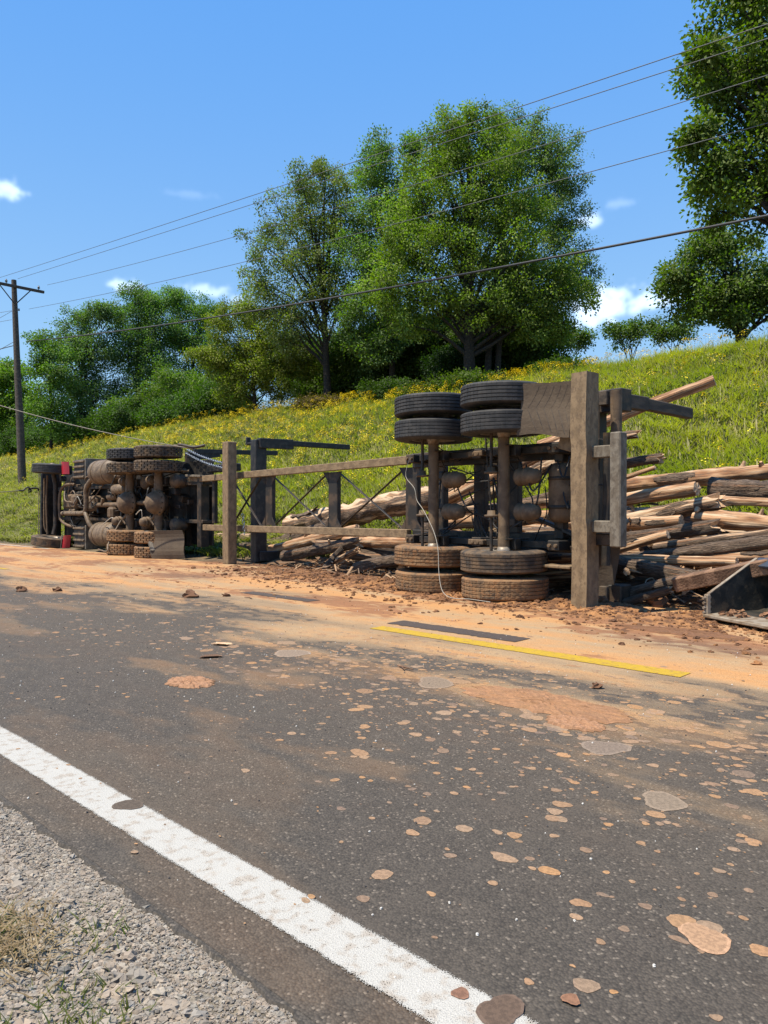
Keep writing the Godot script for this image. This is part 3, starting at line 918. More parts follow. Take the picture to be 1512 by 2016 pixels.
# ---------------------------------------------------------------- the grassy bank
func bank() -> void:
	var rg := RandomNumberGenerator.new(); rg.seed = 1234
	var tufts := []
	for k in 3:
		var b := MB.new()
		for i in 13:
			var a := rg.randf() * TAU
			var base := Vector3(cos(a), 0, sin(a)) * rg.randf() * 0.13
			var lean := Vector3(cos(a + rg.randf_range(-1, 1)), 0, sin(a + rg.randf_range(-1, 1)))
			var h := rg.randf_range(0.18, 0.46)
			var w := lean.cross(Vector3.UP) * rg.randf_range(0.007, 0.012)
			var m := base + Vector3.UP * h * 0.6 + lean * h * 0.16
			var t := base + Vector3.UP * h + lean * h * rg.randf_range(0.4, 0.8)
			b.col = Color.WHITE * rg.randf_range(0.8, 1.2)
			var g := (Vector3.UP + lean * 0.35).normalized()
			b.soft(base - w, base + w, m + w * 0.8, g); b.soft(base - w, m + w * 0.8, m - w * 0.8, g); b.soft(m - w * 0.8, m + w * 0.8, t, g)
		tufts.append(b.mesh(M.blade))
	var zones := [[-3.0, 13.0, 9.7, 15.0, 90.0], [-3.0, 13.0, 15.0, 24.0, 48.0], [-3.0, 13.0, 24.0, 33.0, 22.0], [13.0, 24.0, 9.3, 15.0, 60.0], [13.0, 24.0, 15.0, 27.0, 30.0], [24.0, 45.0, 9.0, 16.0, 28.0], [24.0, 45.0, 16.0, 28.0, 16.0], [45.0, 90.0, 8.9, 30.0, 6.0]]
	var where := [[], [], []]
	var tint := [[], [], []]
	for z in zones:
		for i in int((z[1] - z[0]) * (z[3] - z[2]) * z[4]):
			var s := rg.randf_range(z[0], z[1])
			var d := rg.randf_range(z[2], z[3])
			var a := patchy.get_noise_2d(s * 2.5, d * 2.5)
			var b := patchy.get_noise_2d(s * 0.8 + 70.0, d * 0.8)
			if s < 9.8 and d < 11.6 + a and rg.randf() < 0.93: continue
			if d < 10.8 and s < 12.0 and rg.randf() < 0.75 - (d - 9.7) * 0.4: continue
			var tall := rg.randf_range(0.75, 1.25) * (1.0 + 0.5 * a) * (0.55 if d < 11.5 else 1.0)
			if z[4] < 10.0: tall *= 1.3
			var sc := Vector3(1.25, tall, 1.25)
			var k := rg.randi() % 3
			where[k].append(Transform3D(Basis(Vector3.UP, rg.randf() * TAU).scaled(sc), road(s, d, height(s, d) - 0.02)))
			var c := Color(0.245, 0.28, 0.085).lerp(Color(0.41, 0.395, 0.125), clampf(0.45 + b * 1.4 + rg.randf_range(-0.3, 0.3), 0, 1))
			var dry := ss(0.06, 0.4, a + rg.randf_range(-0.2, 0.2)) * 0.75 + ss(12.5, 10.0, d) * 0.45
			if s > 26.0: dry += 0.2
			c = c.lerp(Color(0.40, 0.34, 0.19), clampf(dry + 0.12, 0, 0.85) * rg.randf())
			tint[k].append(c * rg.randf_range(0.75, 1.2))
	for k in 3:
		tag(copies("tall_grass", tufts[k], where[k], tint[k]), "tall sunlit green grass covering the roadside bank", "grass", "grass of the bank")
	# yellow wildflowers: heads of small petals on thin stems
	var f := MB.new()
	f.col = Color(0.12, 0.17, 0.03)
	f.flat(Vector3(-0.008, 0, 0), Vector3(0.008, 0, 0), Vector3(0.0, 0.55, 0.0), Vector3.BACK)
	f.flat(Vector3(0, 0, -0.008), Vector3(0, 0, 0.008), Vector3(0.0, 0.55, 0.0), Vector3.RIGHT)
	for i in 14:
		var p := Vector3(rg.randfn() * 0.055, 0.55 + rg.randf_range(-0.08, 0.06), rg.randfn() * 0.055)
		var t := Vector3(rg.randf_range(-0.6, 0.6), 1, rg.randf_range(-0.6, 0.6)).normalized()
		var u := t.cross(Vector3.RIGHT).normalized() * rg.randf_range(0.013, 0.024)
		var w := t.cross(u)
		f.col = Color(0.85, 0.66, 0.014)
		f.soft(p - u, p + w, p + u, Vector3.UP); f.soft(p - u, p + u, p - w, Vector3.UP)
	var fm := f.mesh(M.petal)
	var fw := []
	var ft := []
	var tries := 0
	while fw.size() < 5600 and tries < 160000:
		tries += 1
		var s := rg.randf_range(-2.0, 60.0)
		var d := rg.randf_range(10.8, 27.0)
		var cl := patchy.get_noise_2d(s * 3.0 + 200.0, d * 3.0)
		var p := pow(ss(-0.08, 0.42, cl), 1.5) * 1.3 + 0.025
		if s < 13.0: p *= 0.13 + 0.12 * ss(14.0, 20.0, d)
		else: p *= 0.2 + 0.9 * ss(13.5, 17.0, d)
		if d < 12.5: p *= 0.25
		p *= 1.0 - 0.75 * ss(27.0, 38.0, s)
		if rg.randf() > p: continue
		fw.append(Transform3D(Basis(Vector3.UP, rg.randf() * TAU).scaled(Vector3.ONE * rg.randf_range(0.7, 1.25)), road(s, d, height(s, d))))
		ft.append(Color(1, 1, 1).lerp(Color(1.0, 1.12, 3.0), rg.randf() * rg.randf()) * rg.randf_range(0.75, 1.15))
	tag(copies("wildflowers", fm, fw, ft), "yellow wildflowers scattered over the grassy bank", "flowers", "", "stuff")
	# weeds by the lower tyres and along the foot of the heap
	var lf := leaf_spray(7, 0.11, 0.05, 0.16)
	var lw := []
	var lt := []
	for q in [[6.8, 8.55, 60], [6.5, 8.8, 50], [7.3, 8.7, 30], [2.9, 11.0, 40], [4.6, 10.9, 20]]:
		for i in q[2]:
			var s: float = q[0] + rg.randfn() * 0.16
			var d: float = q[1] + rg.randfn() * 0.12
			lw.append(Transform3D(Basis.from_euler(Vector3(rg.randf() * 0.8, rg.randf() * 6, 0)).scaled(Vector3.ONE * rg.randf_range(0.6, 1.0)), road(s, d, maxf(height(s, d), 0.0) + rg.randf_range(0.03, 0.26))))
			lt.append(Color(0.10, 0.16, 0.05) * rg.randf_range(0.7, 1.3))
	tag(copies("weeds", lf, lw, lt), "green leafy weeds growing beside the lower tyres", "weeds")

# ---------------------------------------------------------------- trees
func leaf_spray(count: int, l: float, w: float, spread: float) -> ArrayMesh:
	var rg := RandomNumberGenerator.new(); rg.seed = count * 31
	var b := MB.new()
	for i in count:
		var o := Vector3(rg.randfn(), rg.randfn() * 0.7, rg.randfn()) * spread * 0.55
		var t := (o.normalized() + Vector3(rg.randfn() * 0.5, rg.randf_range(-0.7, 0.25), rg.randfn() * 0.5)).normalized()
		var s := t.cross(Vector3.UP + Vector3(rg.randfn(), 0, rg.randfn()) * 0.6).normalized()
		var up := s.cross(t)
		var k := rg.randf_range(0.75, 1.25)
		var m := o + t * l * k * 0.5 - up * l * 0.06
		var e := o + t * l * k - up * l * 0.12
		b.col = Color.WHITE * rg.randf_range(0.78, 1.22)
		var sw := s * w * k * 0.5 + up * w * 0.12
		var sx := -s * w * k * 0.5 + up * w * 0.12
		var g := (up * 0.7 * signf(up.y + 0.01) + o.normalized() * 0.35 + Vector3.UP * 0.35).normalized()
		b.soft(o, m + sw, e, g); b.soft(o, m + sx, e, g)
	return b.mesh(M.leaf)

var sprays := {}

func tree(called: String, label: String, x: float, z: float, yb: float, lobes: Array, tone: Color, leaf: String, dens: float, tr: float, sd_: int, group := "", bare := 0.0) -> void:
	var rg := RandomNumberGenerator.new(); rg.seed = sd_
	var y0 := ground(Vector3(x, 0, z)) - 0.1
	var dy := yb - y0
	var root := thing(called, label, "tree", Transform3D(Basis.IDENTITY, Vector3(x, y0, z)), group)
	var W := 0.5
	var top := 1.0
	var mid := 0.0
	for l in lobes:
		W = maxf(W, absf(l[0]) + l[2])
		top = maxf(top, l[1] + dy)
		mid += l[0] / lobes.size()
	var wood := MB.new()
	var th := top * 0.82
	var tp := []
	var trr := []
	for i in 9:
		var t := i / 8.0
		tp.append(Vector3(mid * 0.5 * t * t + rg.randfn() * 0.06 * t, th * t, rg.randfn() * 0.08 * t))
		trr.append(tr * (1.25 if i == 0 else 1.0) * (1.0 - 0.86 * t))
	wood.tube(tp, trr, 8)
	var at_trunk := func(h: float) -> Vector3:
		var f := clampf(h / th, 0.0, 0.999) * 8.0
		return (tp[int(f)] as Vector3).lerp(tp[int(f) + 1], f - int(f))
	var where := []
	var tint := []
	var sc: Array = {"small": [15, 0.112, 0.062, 0.22], "mid": [15, 0.15, 0.088, 0.30], "big": [16, 0.21, 0.135, 0.45]}[leaf]
	if not sprays.has(leaf):
		sprays[leaf] = leaf_spray(sc[0], sc[1], sc[2], sc[3])
	var twice := []
	for l in lobes:
		twice.append([l[0], l[1], l[2], 1.0])
		twice.append([l[0] * 0.92, l[1] + 0.15, l[2] * 0.9, -1.0])
	for l in twice:
		var dz = (rg.randf_range(0.0, 0.22) if l[3] > 0.0 else rg.randf_range(-0.9, -0.2)) * W * (0.7 if W < 5.0 else 0.42) * sqrt(maxf(0.05, 1.0 - pow(l[0] / W, 2.0)))
		var ce := Vector3(l[0], l[1] + dy, dz)
		var r: float = l[2]
		var h0 := clampf(ce.y * rg.randf_range(0.42, 0.62), yb - y0 + 1.2 if top > 6.0 else 0.3, th * 0.95)
		var a: Vector3 = at_trunk.call(h0)
		var m := a.lerp(ce, 0.5) + Vector3(0, 0.12 * a.distance_to(ce), 0)
		wood.tube([a, a.lerp(m, 0.5) + Vector3(rg.randfn(), rg.randfn(), rg.randfn()) * 0.08, m, ce], [tr * 0.36, tr * 0.28, tr * 0.2, tr * 0.07], 5, false)
		var lt := rg.randf_range(0.86, 1.14)
		var n := int((6.0 + 12.0 * r * r / (sc[3] * sc[3] * 14.0)) * dens)
		for i in n:
			var q := Vector3(rg.randfn(), rg.randfn(), rg.randfn()).normalized()
			var rr := r * pow(rg.randf(), 0.42) * 1.04
			var p := ce + Vector3(q.x, q.y * 0.88, q.z) * rr
			if i % 3 == 0:
				wood.tube([ce.lerp(p, 0.1), p], [0.022, 0.008], 3, false)
			var cr := clampf(0.26 * r, 0.22, 0.55)
			var ct := rg.randf_range(0.72, 1.32) * lt
			for j in rg.randi_range(6, 11):
				if rg.randf() < bare: continue
				var o := Vector3(rg.randfn(), rg.randfn() * 0.6, rg.randfn()) * cr * 0.62
				where.append(Transform3D(Basis.from_euler(Vector3(rg.randfn() * 0.5, rg.randf() * TAU, rg.randfn() * 0.5)).scaled(Vector3.ONE * rg.randf_range(0.8, 1.2)), p + o))
				var c := tone * ct * rg.randf_range(0.8, 1.25)
				c = c.lerp(Color(c.g * 0.95, c.g, c.b * 0.6), rg.randf() * 0.35)
				tint.append(c)
	put("trunk", wood.mesh(M.trunk), root)
	if called == "oak_tree" and x < 5.0:
		for q in [[0.75, 0.45, 0.13], [1.15, 0.9, 0.12]]:
			var side := MB.new()
			side.tube([Vector3(q[0], -0.2, -0.5), Vector3(q[0] + 0.1, 2.0, -0.5), Vector3(q[0] + q[1] * 0.6, 4.0, -0.4), Vector3(q[0] + q[1], 6.0, -0.3)], [q[2] * 1.2, q[2], q[2] * 0.75, q[2] * 0.3], 7)
			put("side_stem", side.mesh(M.trunk), root)
	copies("crown", sprays[leaf], where, tint, root)

func shrub(called: String, label: String, cat: String, s: float, d: float, r: float, h: float, tone: Color, leaf: String, sd_: int, group := "") -> void:
	var rg := RandomNumberGenerator.new(); rg.seed = sd_
	var root := thing(called, label, cat, Transform3D(Basis.IDENTITY, road(s, d, height(s, d))), group)
	var wood := MB.new()
	var where := []
	var tint := []
	var sc: float = {"small": 0.20, "mid": 0.27, "big": 0.42}[leaf]
	for i in int(26.0 * r * maxf(h, r) / (sc * sc * 14.0)) + 8:
		var q := Vector3(rg.randfn(), 0, rg.randfn()).normalized() * r * sqrt(rg.randf())
		var p := q + Vector3.UP * h * (0.15 + 0.85 * rg.randf() * (1.0 - 0.5 * q.length() / r))
		wood.tube([Vector3(q.x * 0.2, 0, q.z * 0.2), Vector3(q.x * 0.6, p.y * 0.6, q.z * 0.6), p], [0.02, 0.014, 0.006], 3, false)
		for j in 8:
			var o := Vector3(rg.randfn(), rg.randfn() * 0.6, rg.randfn()) * sc * 0.8
			where.append(Transform3D(Basis.from_euler(Vector3(rg.randfn() * 0.5, rg.randf() * TAU, rg.randfn() * 0.5)), p + o))
			tint.append(tone * rg.randf_range(0.65, 1.3))
	if not sprays.has(leaf):
		var k: Array = {"small": [15, 0.112, 0.062, 0.22], "mid": [15, 0.15, 0.088, 0.30], "big": [16, 0.21, 0.135, 0.45]}[leaf]
		sprays[leaf] = leaf_spray(k[0], k[1], k[2], k[3])
	put("stem", wood.mesh(M.trunk), root)
	copies("foliage", sprays[leaf], where, tint, root)

func trees() -> void:
	tree("oak_tree", "largest bright green tree on the bank, standing above the trailer wheels", 3.4, -30.0, 5.9, [[-0.6, 10.1, 1.22], [0.8, 9.7, 1.42], [-1.5, 8.9, 1.22], [0.4, 7.9, 1.82], [-1.7, 7.1, 1.52], [2.0, 7.1, 1.42], [-2.5, 5.4, 1.32], [-0.4, 5.4, 1.82], [1.8, 5.0, 1.72], [3.6, 4.6, 1.22], [-3.1, 3.8, 1.11], [-1.5, 3.4, 1.42], [0.6, 3.2, 1.52], [2.8, 3.0, 1.42], [4.2, 3.8, 1.01], [-2.7, 2.5, 0.81], [2.6, 2.6, 0.91], [3.8, 2.6, 0.81], [-0.1, 10.8, 0.51]], Color(0.185, 0.26, 0.066), "small", 0.72, 0.26, 100)
	tree("tall_tree", "tall grey green tree rising behind the largest bright tree", 5.1, -37.0, 7.1, [[0.6, 13.0, 1.0], [2.2, 12.6, 1.12], [3.5, 11.4, 1.12], [4.1, 9.9, 0.88], [3.2, 8.9, 1.5], [3.8, 6.9, 1.25], [4.6, 5.6, 1.0], [5.0, 5.0, 0.7], [3.0, 10.9, 1.5], [1.0, 11.1, 1.5], [1.5, 4.6, 1.75], [4.2, 8.1, 0.75]], Color(0.16, 0.225, 0.11), "small", 0.60, 0.20, 101)
	tree("tree", "narrow tree between the largest bright tree and the olive one at its left", 0.4, -35.0, 6.6, [[-0.5, 10.9, 0.9], [-1.3, 10.0, 0.9], [0.4, 9.4, 1.3], [-0.8, 8.2, 1.42], [-1.5, 6.3, 1.3], [-0.4, 5.9, 1.42], [-1.3, 4.2, 1.3], [-0.1, 2.8, 1.42], [-1.8, 2.6, 1.06], [1.1, 11.3, 0.71], [0.8, 7.8, 1.18], [-0.8, 1.6, 0.95]], Color(0.1553, 0.2498, 0.0972), "small", 0.75, 0.16, 102)
	tree("tree", "grey olive airy tree at the left end of the middle clump", -2.7, -36.0, 6.5, [[-0.1, 10.8, 0.78], [-1.3, 10.3, 1.02], [0.4, 9.7, 1.22], [-2.3, 8.7, 1.09], [-0.6, 8.2, 1.46], [-3.3, 7.2, 0.92], [-1.8, 6.5, 1.46], [-0.1, 6.3, 1.46], [-3.5, 5.5, 0.85], [-2.6, 4.3, 1.34], [-0.9, 4.1, 1.46], [0.6, 4.3, 1.22], [-2.1, 2.6, 1.22], [-3.8, 4.1, 0.49], [1.1, 8.0, 0.97]], Color(0.195, 0.2325, 0.102), "small", 0.55, 0.20, 103)
	tree("low_tree", "low yellowish olive tree at the foot of the airy grey olive one", -6.7, -39.0, 6.4, [[-0.8, 4.9, 1.0], [0.5, 3.7, 1.32], [-1.1, 2.9, 1.19], [1.6, 2.6, 1.19], [0.0, 1.8, 1.19], [-1.8, 4.2, 0.74], [2.6, 2.1, 1.05], [-1.8, 2.1, 1.05], [-1.1, 0.8, 0.92], [-2.6, 2.6, 0.79], [1.1, 0.8, 0.79]], Color(0.2156, 0.2444, 0.0575), "small", 0.85, 0.12, 104)
	tree("tree", "tall round tree with the highest crown of the wood at left", -19.0, -58.0, 7.0, [[0.2, 9.8, 1.41], [-1.2, 8.2, 1.76], [1.2, 7.8, 1.96], [-0.8, 5.9, 2.16], [1.6, 5.1, 1.96], [0.0, 3.1, 2.16], [1.2, 9.6, 1.1], [-0.2, 10.6, 0.86]], Color(0.1276, 0.225, 0.0863), "mid", 0.80, 0.22, 105)
	tree("tree", "twin topped tree at the right end of the wood at left", -15.2, -60.0, 8.0, [[-1.4, 9.4, 1.38], [0.8, 8.5, 1.46], [-1.2, 6.9, 2.03], [0.8, 5.7, 2.03], [2.0, 3.6, 1.82], [-0.4, 2.8, 2.03], [-2.0, 9.7, 1.01]], Color(0.1276, 0.2326, 0.075), "mid", 0.80, 0.22, 106)
	tree("tree", "pale green tree in the wood, just right of the utility pole", -22.6, -56.0, 6.0, [[-0.6, 8.9, 1.14], [1.1, 9.6, 0.98], [-1.1, 6.8, 1.7], [0.9, 6.8, 1.89], [-0.4, 4.2, 1.89], [1.5, 3.4, 1.89], [0.0, 1.9, 1.51], [2.1, 9.8, 0.76]], Color(0.1424, 0.2326, 0.1087), "mid", 0.80, 0.20, 107)
	tree("tree", "small leaning tree with gaps directly right of the utility pole", -23.0, -52.0, 5.3, [[0.0, 6.7, 1.12], [-1.0, 7.4, 0.56], [0.4, 4.6, 1.41], [-0.2, 2.5, 1.58], [-0.9, 5.6, 0.7], [1.1, 1.1, 1.23]], Color(0.1294, 0.23, 0.0604), "mid", 0.80, 0.14, 108)
	tree("tree", "far bright green tree left of the utility pole", -35.3, -72.0, 6.2, [[-0.2, 7.8, 1.56], [1.0, 5.1, 1.95], [-1.0, 4.6, 1.95], [0.5, 2.2, 1.95], [-2.9, 6.6, 2.43], [-3.4, 2.7, 2.92]], Color(0.1375, 0.2375, 0.0425), "big", 0.80, 0.22, 109)
	tree("tree", "farthest tree of the wood at the left edge beside the road", -43.0, -80.0, 6.8, [[-1.1, 8.4, 3.24], [-4.3, 6.2, 3.24], [0.0, 4.1, 3.24], [-6.5, 3.5, 3.24]], Color(0.125, 0.225, 0.0475), "big", 0.80, 0.25, 110)
	tree("bush", "row of low bushes at the grass edge of the wood at left", -12.0, -50.0, 7.3, [[-2.4, 1.9, 1.52], [0.0, 1.5, 1.35], [-3.7, 0.5, 1.28], [1.7, 2.2, 1.18], [-5.4, 0.2, 1.35], [-1.7, 0.5, 1.01]], Color(0.125, 0.2, 0.0525), "mid", 1.10, 0.10, 111)
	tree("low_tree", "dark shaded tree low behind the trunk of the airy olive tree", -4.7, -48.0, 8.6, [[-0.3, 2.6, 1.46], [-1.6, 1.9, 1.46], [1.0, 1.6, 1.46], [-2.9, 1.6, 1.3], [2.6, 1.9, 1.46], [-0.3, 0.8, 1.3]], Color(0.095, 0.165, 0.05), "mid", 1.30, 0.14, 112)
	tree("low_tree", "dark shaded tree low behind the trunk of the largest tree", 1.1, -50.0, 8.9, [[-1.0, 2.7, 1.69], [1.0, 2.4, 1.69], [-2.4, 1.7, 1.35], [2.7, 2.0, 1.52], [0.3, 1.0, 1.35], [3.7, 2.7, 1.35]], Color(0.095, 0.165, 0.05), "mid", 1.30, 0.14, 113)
	tree("oak_tree", "tall dark leaved tree cut off by the right edge of the photo", 13.1, -23.0, 6.7, [[-2.5, 9.6, 0.93], [-1.6, 8.5, 1.24], [-3.1, 8.2, 0.7], [-2.2, 7.6, 1.09], [-2.8, 7.0, 0.7], [-1.6, 6.2, 0.93], [-3.3, 5.8, 0.47], [-3.0, 4.8, 0.7], [-3.7, 5.7, 0.4], [-2.0, 4.8, 0.93], [-2.5, 4.1, 0.7], [-3.3, 4.4, 0.5], [-1.1, 4.0, 0.93], [-0.6, 7.6, 1.4], [-0.6, 5.3, 1.4], [-2.6, 10.6, 0.93], [-1.2, 10.9, 1.4], [0.3, 9.2, 1.86], [0.6, 6.1, 1.86], [0.0, 11.8, 1.71], [-3.6, 8.1, 0.28]], Color(0.1323, 0.1917, 0.0463), "mid", 0.60, 0.30, 114)
	tree("tree", "broad round tree on the crest at right under the tall cut off one", 14.7, -31.0, 8.4, [[-1.3, 3.2, 1.05], [-0.2, 3.6, 0.94], [-2.3, 2.3, 0.84], [-1.0, 1.7, 1.26], [0.4, 2.1, 1.26], [-1.9, 1.1, 0.94], [-0.4, 0.7, 0.94], [0.8, 0.9, 1.05], [1.9, 2.3, 1.47], [-2.8, 2.1, 0.42], [2.5, 1.1, 1.26], [-1.0, 4.1, 0.46]], Color(0.119, 0.1785, 0.0562), "mid", 0.75, 0.25, 115)
	tree("small_tree", "small far tree on the grassy skyline right of the clouds", 14.7, -45.0, 10.5, [[-0.8, 1.2, 0.61], [0.3, 1.2, 0.67], [1.3, 1.4, 0.46], [-0.2, 0.7, 0.61]], Color(0.1, 0.1625, 0.045), "mid", 0.60, 0.08, 116)
	tree("small_tree", "small far tree on the skyline just right of the middle clump", 9.9, -42.0, 9.8, [[-0.6, 0.7, 0.51], [0.6, 0.7, 0.57], [1.3, 0.8, 0.34], [-1.3, 0.1, 0.43]], Color(0.1125, 0.1875, 0.05), "mid", 0.60, 0.08, 117)
	tree("small_tree", "smallest far tree on the skyline beside the broad round tree", 16.7, -43.0, 10.6, [[-0.3, 0.6, 0.46], [0.4, 0.5, 0.46], [-0.9, 0.3, 0.29]], Color(0.1, 0.1625, 0.045), "mid", 0.60, 0.08, 118)

# ---------------------------------------------------------------- logs
func log_mesh(length: float, r: float, kind: String, sd_: int) -> Array:
	var nz := FastNoiseLite.new(); nz.seed = sd_; nz.frequency = 1.0; nz.fractal_octaves = 3
	var b := MB.new()
	var sides := 18
	var n := clampi(int(length / 0.11), 8, 34)
	var rough: float = {"peeled": 0.22, "half": 0.32, "bark": 0.24}[kind]
	var bend := nz.get_noise_1d(5.0) * 0.022 * length
	var bend2 := nz.get_noise_1d(90.0) * 0.02 * length
	var pt := []
	var u0 := nz.get_noise_1d(40.0) * 3.0
	for i in n + 1:
		var t := float(i) / n
		var x := (t - 0.5) * length
		var ce := Vector3(x, bend * (4.0 * t * (1.0 - t)), bend2 * sin(t * 4.0))
		var ring := []
		for k in sides + 1:
			var a := TAU * (k % sides) / sides
			var cx := cos(a)
			var sy := sin(a)
			var rr := r * (1.06 - 0.14 * t)
			rr *= 1.0 + rough * 0.75 * nz.get_noise_3d(x * 0.9, cx * 0.9, sy * 0.9) + rough * 1.2 * nz.get_noise_3d(x * 2.2 + 30.0, cx * 3.4, sy * 3.4)
			if kind != "peeled":
				rr *= 1.0 + 0.10 * nz.get_noise_3d(x * 5.0, cx * 7.0, sy * 7.0 + 30.0)
			# a flat torn slab side on split logs
			if kind == "half" and sy > 0.35 + 0.3 * nz.get_noise_1d(x * 3.0):
				rr *= 0.86
			var along := x
			if i == n - 1 and kind != "peeled" and k % 3 == 0: rr *= 1.08
			if i == 0 or i == n:
				along += nz.get_noise_2d(cx * 2.0 + i, sy * 2.0) * r * (0.18 if kind == "peeled" or i == 0 else 2.6)
			ring.append(Vector3(along, ce.y + sy * rr, ce.z + cx * rr))
		pt.append(ring)
	var nrm := func(i: int, k: int) -> Vector3:
		var i0 := maxi(i - 1, 0)
		var i1 := mini(i + 1, n)
		var g: Vector3 = (pt[i1][k] - pt[i0][k]).cross(pt[i][(k + 1) % sides] - pt[i][(k + sides - 1) % sides]).normalized()
		var c: Vector3 = pt[i][k] - (pt[i][0] + pt[i][sides / 2]) * 0.5
		return g if g.dot(c) > 0.0 else -g
	var norms := []
	for i in n + 1:
		var row := []
		for k in sides + 1:
			row.append(nrm.call(i, k % sides))
		norms.append(row)
	for i in n:
		for k in sides:
			var ua := Vector2(float(k) / sides, (u0 + float(i) / n * length) * 0.8)
			var ub := Vector2(float(k + 1) / sides, ua.y)
			var up := Vector2(0, length / n * 0.8)
			b.tri(pt[i][k], pt[i][k + 1], pt[i + 1][k + 1], norms[i][k], norms[i][k + 1], norms[i + 1][k + 1], ua, ub, ub + up)
			b.tri(pt[i][k], pt[i + 1][k + 1], pt[i + 1][k], norms[i][k], norms[i + 1][k + 1], norms[i + 1][k], ua, ub + up, ua + up)
	var ends := []
	for e in [0, n]:
		var c := MB.new()
		var m := Vector3.ZERO
		for k in sides: m += pt[e][k] / sides
		var o := Vector3(-1.0 if e == 0 else 1.0, 0, 0)
		m += o * 0.004
		for k in sides:
			c.flat(m, pt[e][k], pt[e][k + 1], o)
		ends.append(c)
	return [b, ends]

func lay_log(a: Vector3, q: Vector3, r: float, kind: String, label: String, sd_: int, group := "") -> void:
	var x := (q - a).normalized()
	var z := x.cross(Vector3.UP).normalized()
	var bs := Basis(x, z.cross(x), z)
	var at := Transform3D(bs, (a + q) * 0.5)
	if kind == "board":
		var mb := MB.new()
		mb.box(Vector3.ZERO, Vector3(a.distance_to(q), r * 1.75, r * 1.3), Basis.IDENTITY, 0.012)
		var o := put("timber", mb.mesh(M.board))
		o.transform = at * Transform3D(Basis(Vector3.RIGHT, 0.25), Vector3.ZERO)
		tag(o, label, "timber", group)
		return
	at.basis = at.basis * Basis(Vector3.RIGHT, sd_ * 1.7)
	var parts := log_mesh(a.distance_to(q), r, kind, sd_)
	var root := put("log", parts[0].mesh(M[kind]))
	root.transform = at
	tag(root, label, "log", group)
	var rg := RandomNumberGenerator.new(); rg.seed = sd_ * 13
	var l := a.distance_to(q)
	# torn bark hanging on, and knots where branches broke off
	for k in (0 if kind == "bark" else rg.randi_range(1, 2)):
		var sb := MB.new()
		var x0 := rg.randf_range(-0.48, 0.1) * l
		var w := rg.randf_range(0.15, 0.42) * l
		var a0 := rg.randf() * TAU
		var sp := rg.randf_range(0.5, 1.1)
		var rows := []
		for i in 9:
			var f := i / 8.0
			var row := []
			var half := sp * 0.5 * (0.35 + 0.65 * sin(PI * (0.1 + 0.8 * f))) + rg.randfn() * 0.05
			var lift := 1.05 + (0.35 * pow(maxf(0.0, f - 0.6) / 0.4, 2.0) if k == 0 else 0.02)
			for j in 5:
				var t := a0 + lerpf(-half, half, j / 4.0)
				var rr := r * (lift + 0.05 * rg.randf())
				row.append(Vector3(x0 + w * f + rg.randfn() * 0.008, sin(t) * rr, cos(t) * rr))
			rows.append(row)
		for i in 8:
			for j in 4:
				var o := Vector3(0, rows[i][j].y, rows[i][j].z)
				var c := sb.v.size()
				sb.flat(rows[i][j], rows[i + 1][j], rows[i + 1][j + 1], o)
				sb.flat(rows[i][j], rows[i + 1][j + 1], rows[i][j + 1], o)
				for m in range(c, sb.v.size()):
					sb.uv[m] = Vector2(atan2(sb.v[m].y, sb.v[m].z) / TAU, sb.v[m].x * 0.8)
		put("bark_strip", sb.mesh(M.bark), root)
	for k in rg.randi_range(0, 2):
		var kb := MB.new()
		var t := rg.randf() * TAU
		var d := Vector3(rg.randf_range(-0.3, 0.6), sin(t), cos(t)).normalized()
		var p := Vector3(rg.randf_range(-0.4, 0.4) * l, sin(t) * r * 0.8, cos(t) * r * 0.8)
		kb.tube([p, p + d * r * 0.45, p + d * r * rg.randf_range(0.6, 1.1)], [r * 0.36, r * 0.24, r * 0.17], 7)
		put("branch_stub", kb.mesh(M[kind] if k else M.cut), root)
	put("cut_end", parts[1][0].mesh(M.cut), root)
	put("cut_end", parts[1][1].mesh(M.cut), root)

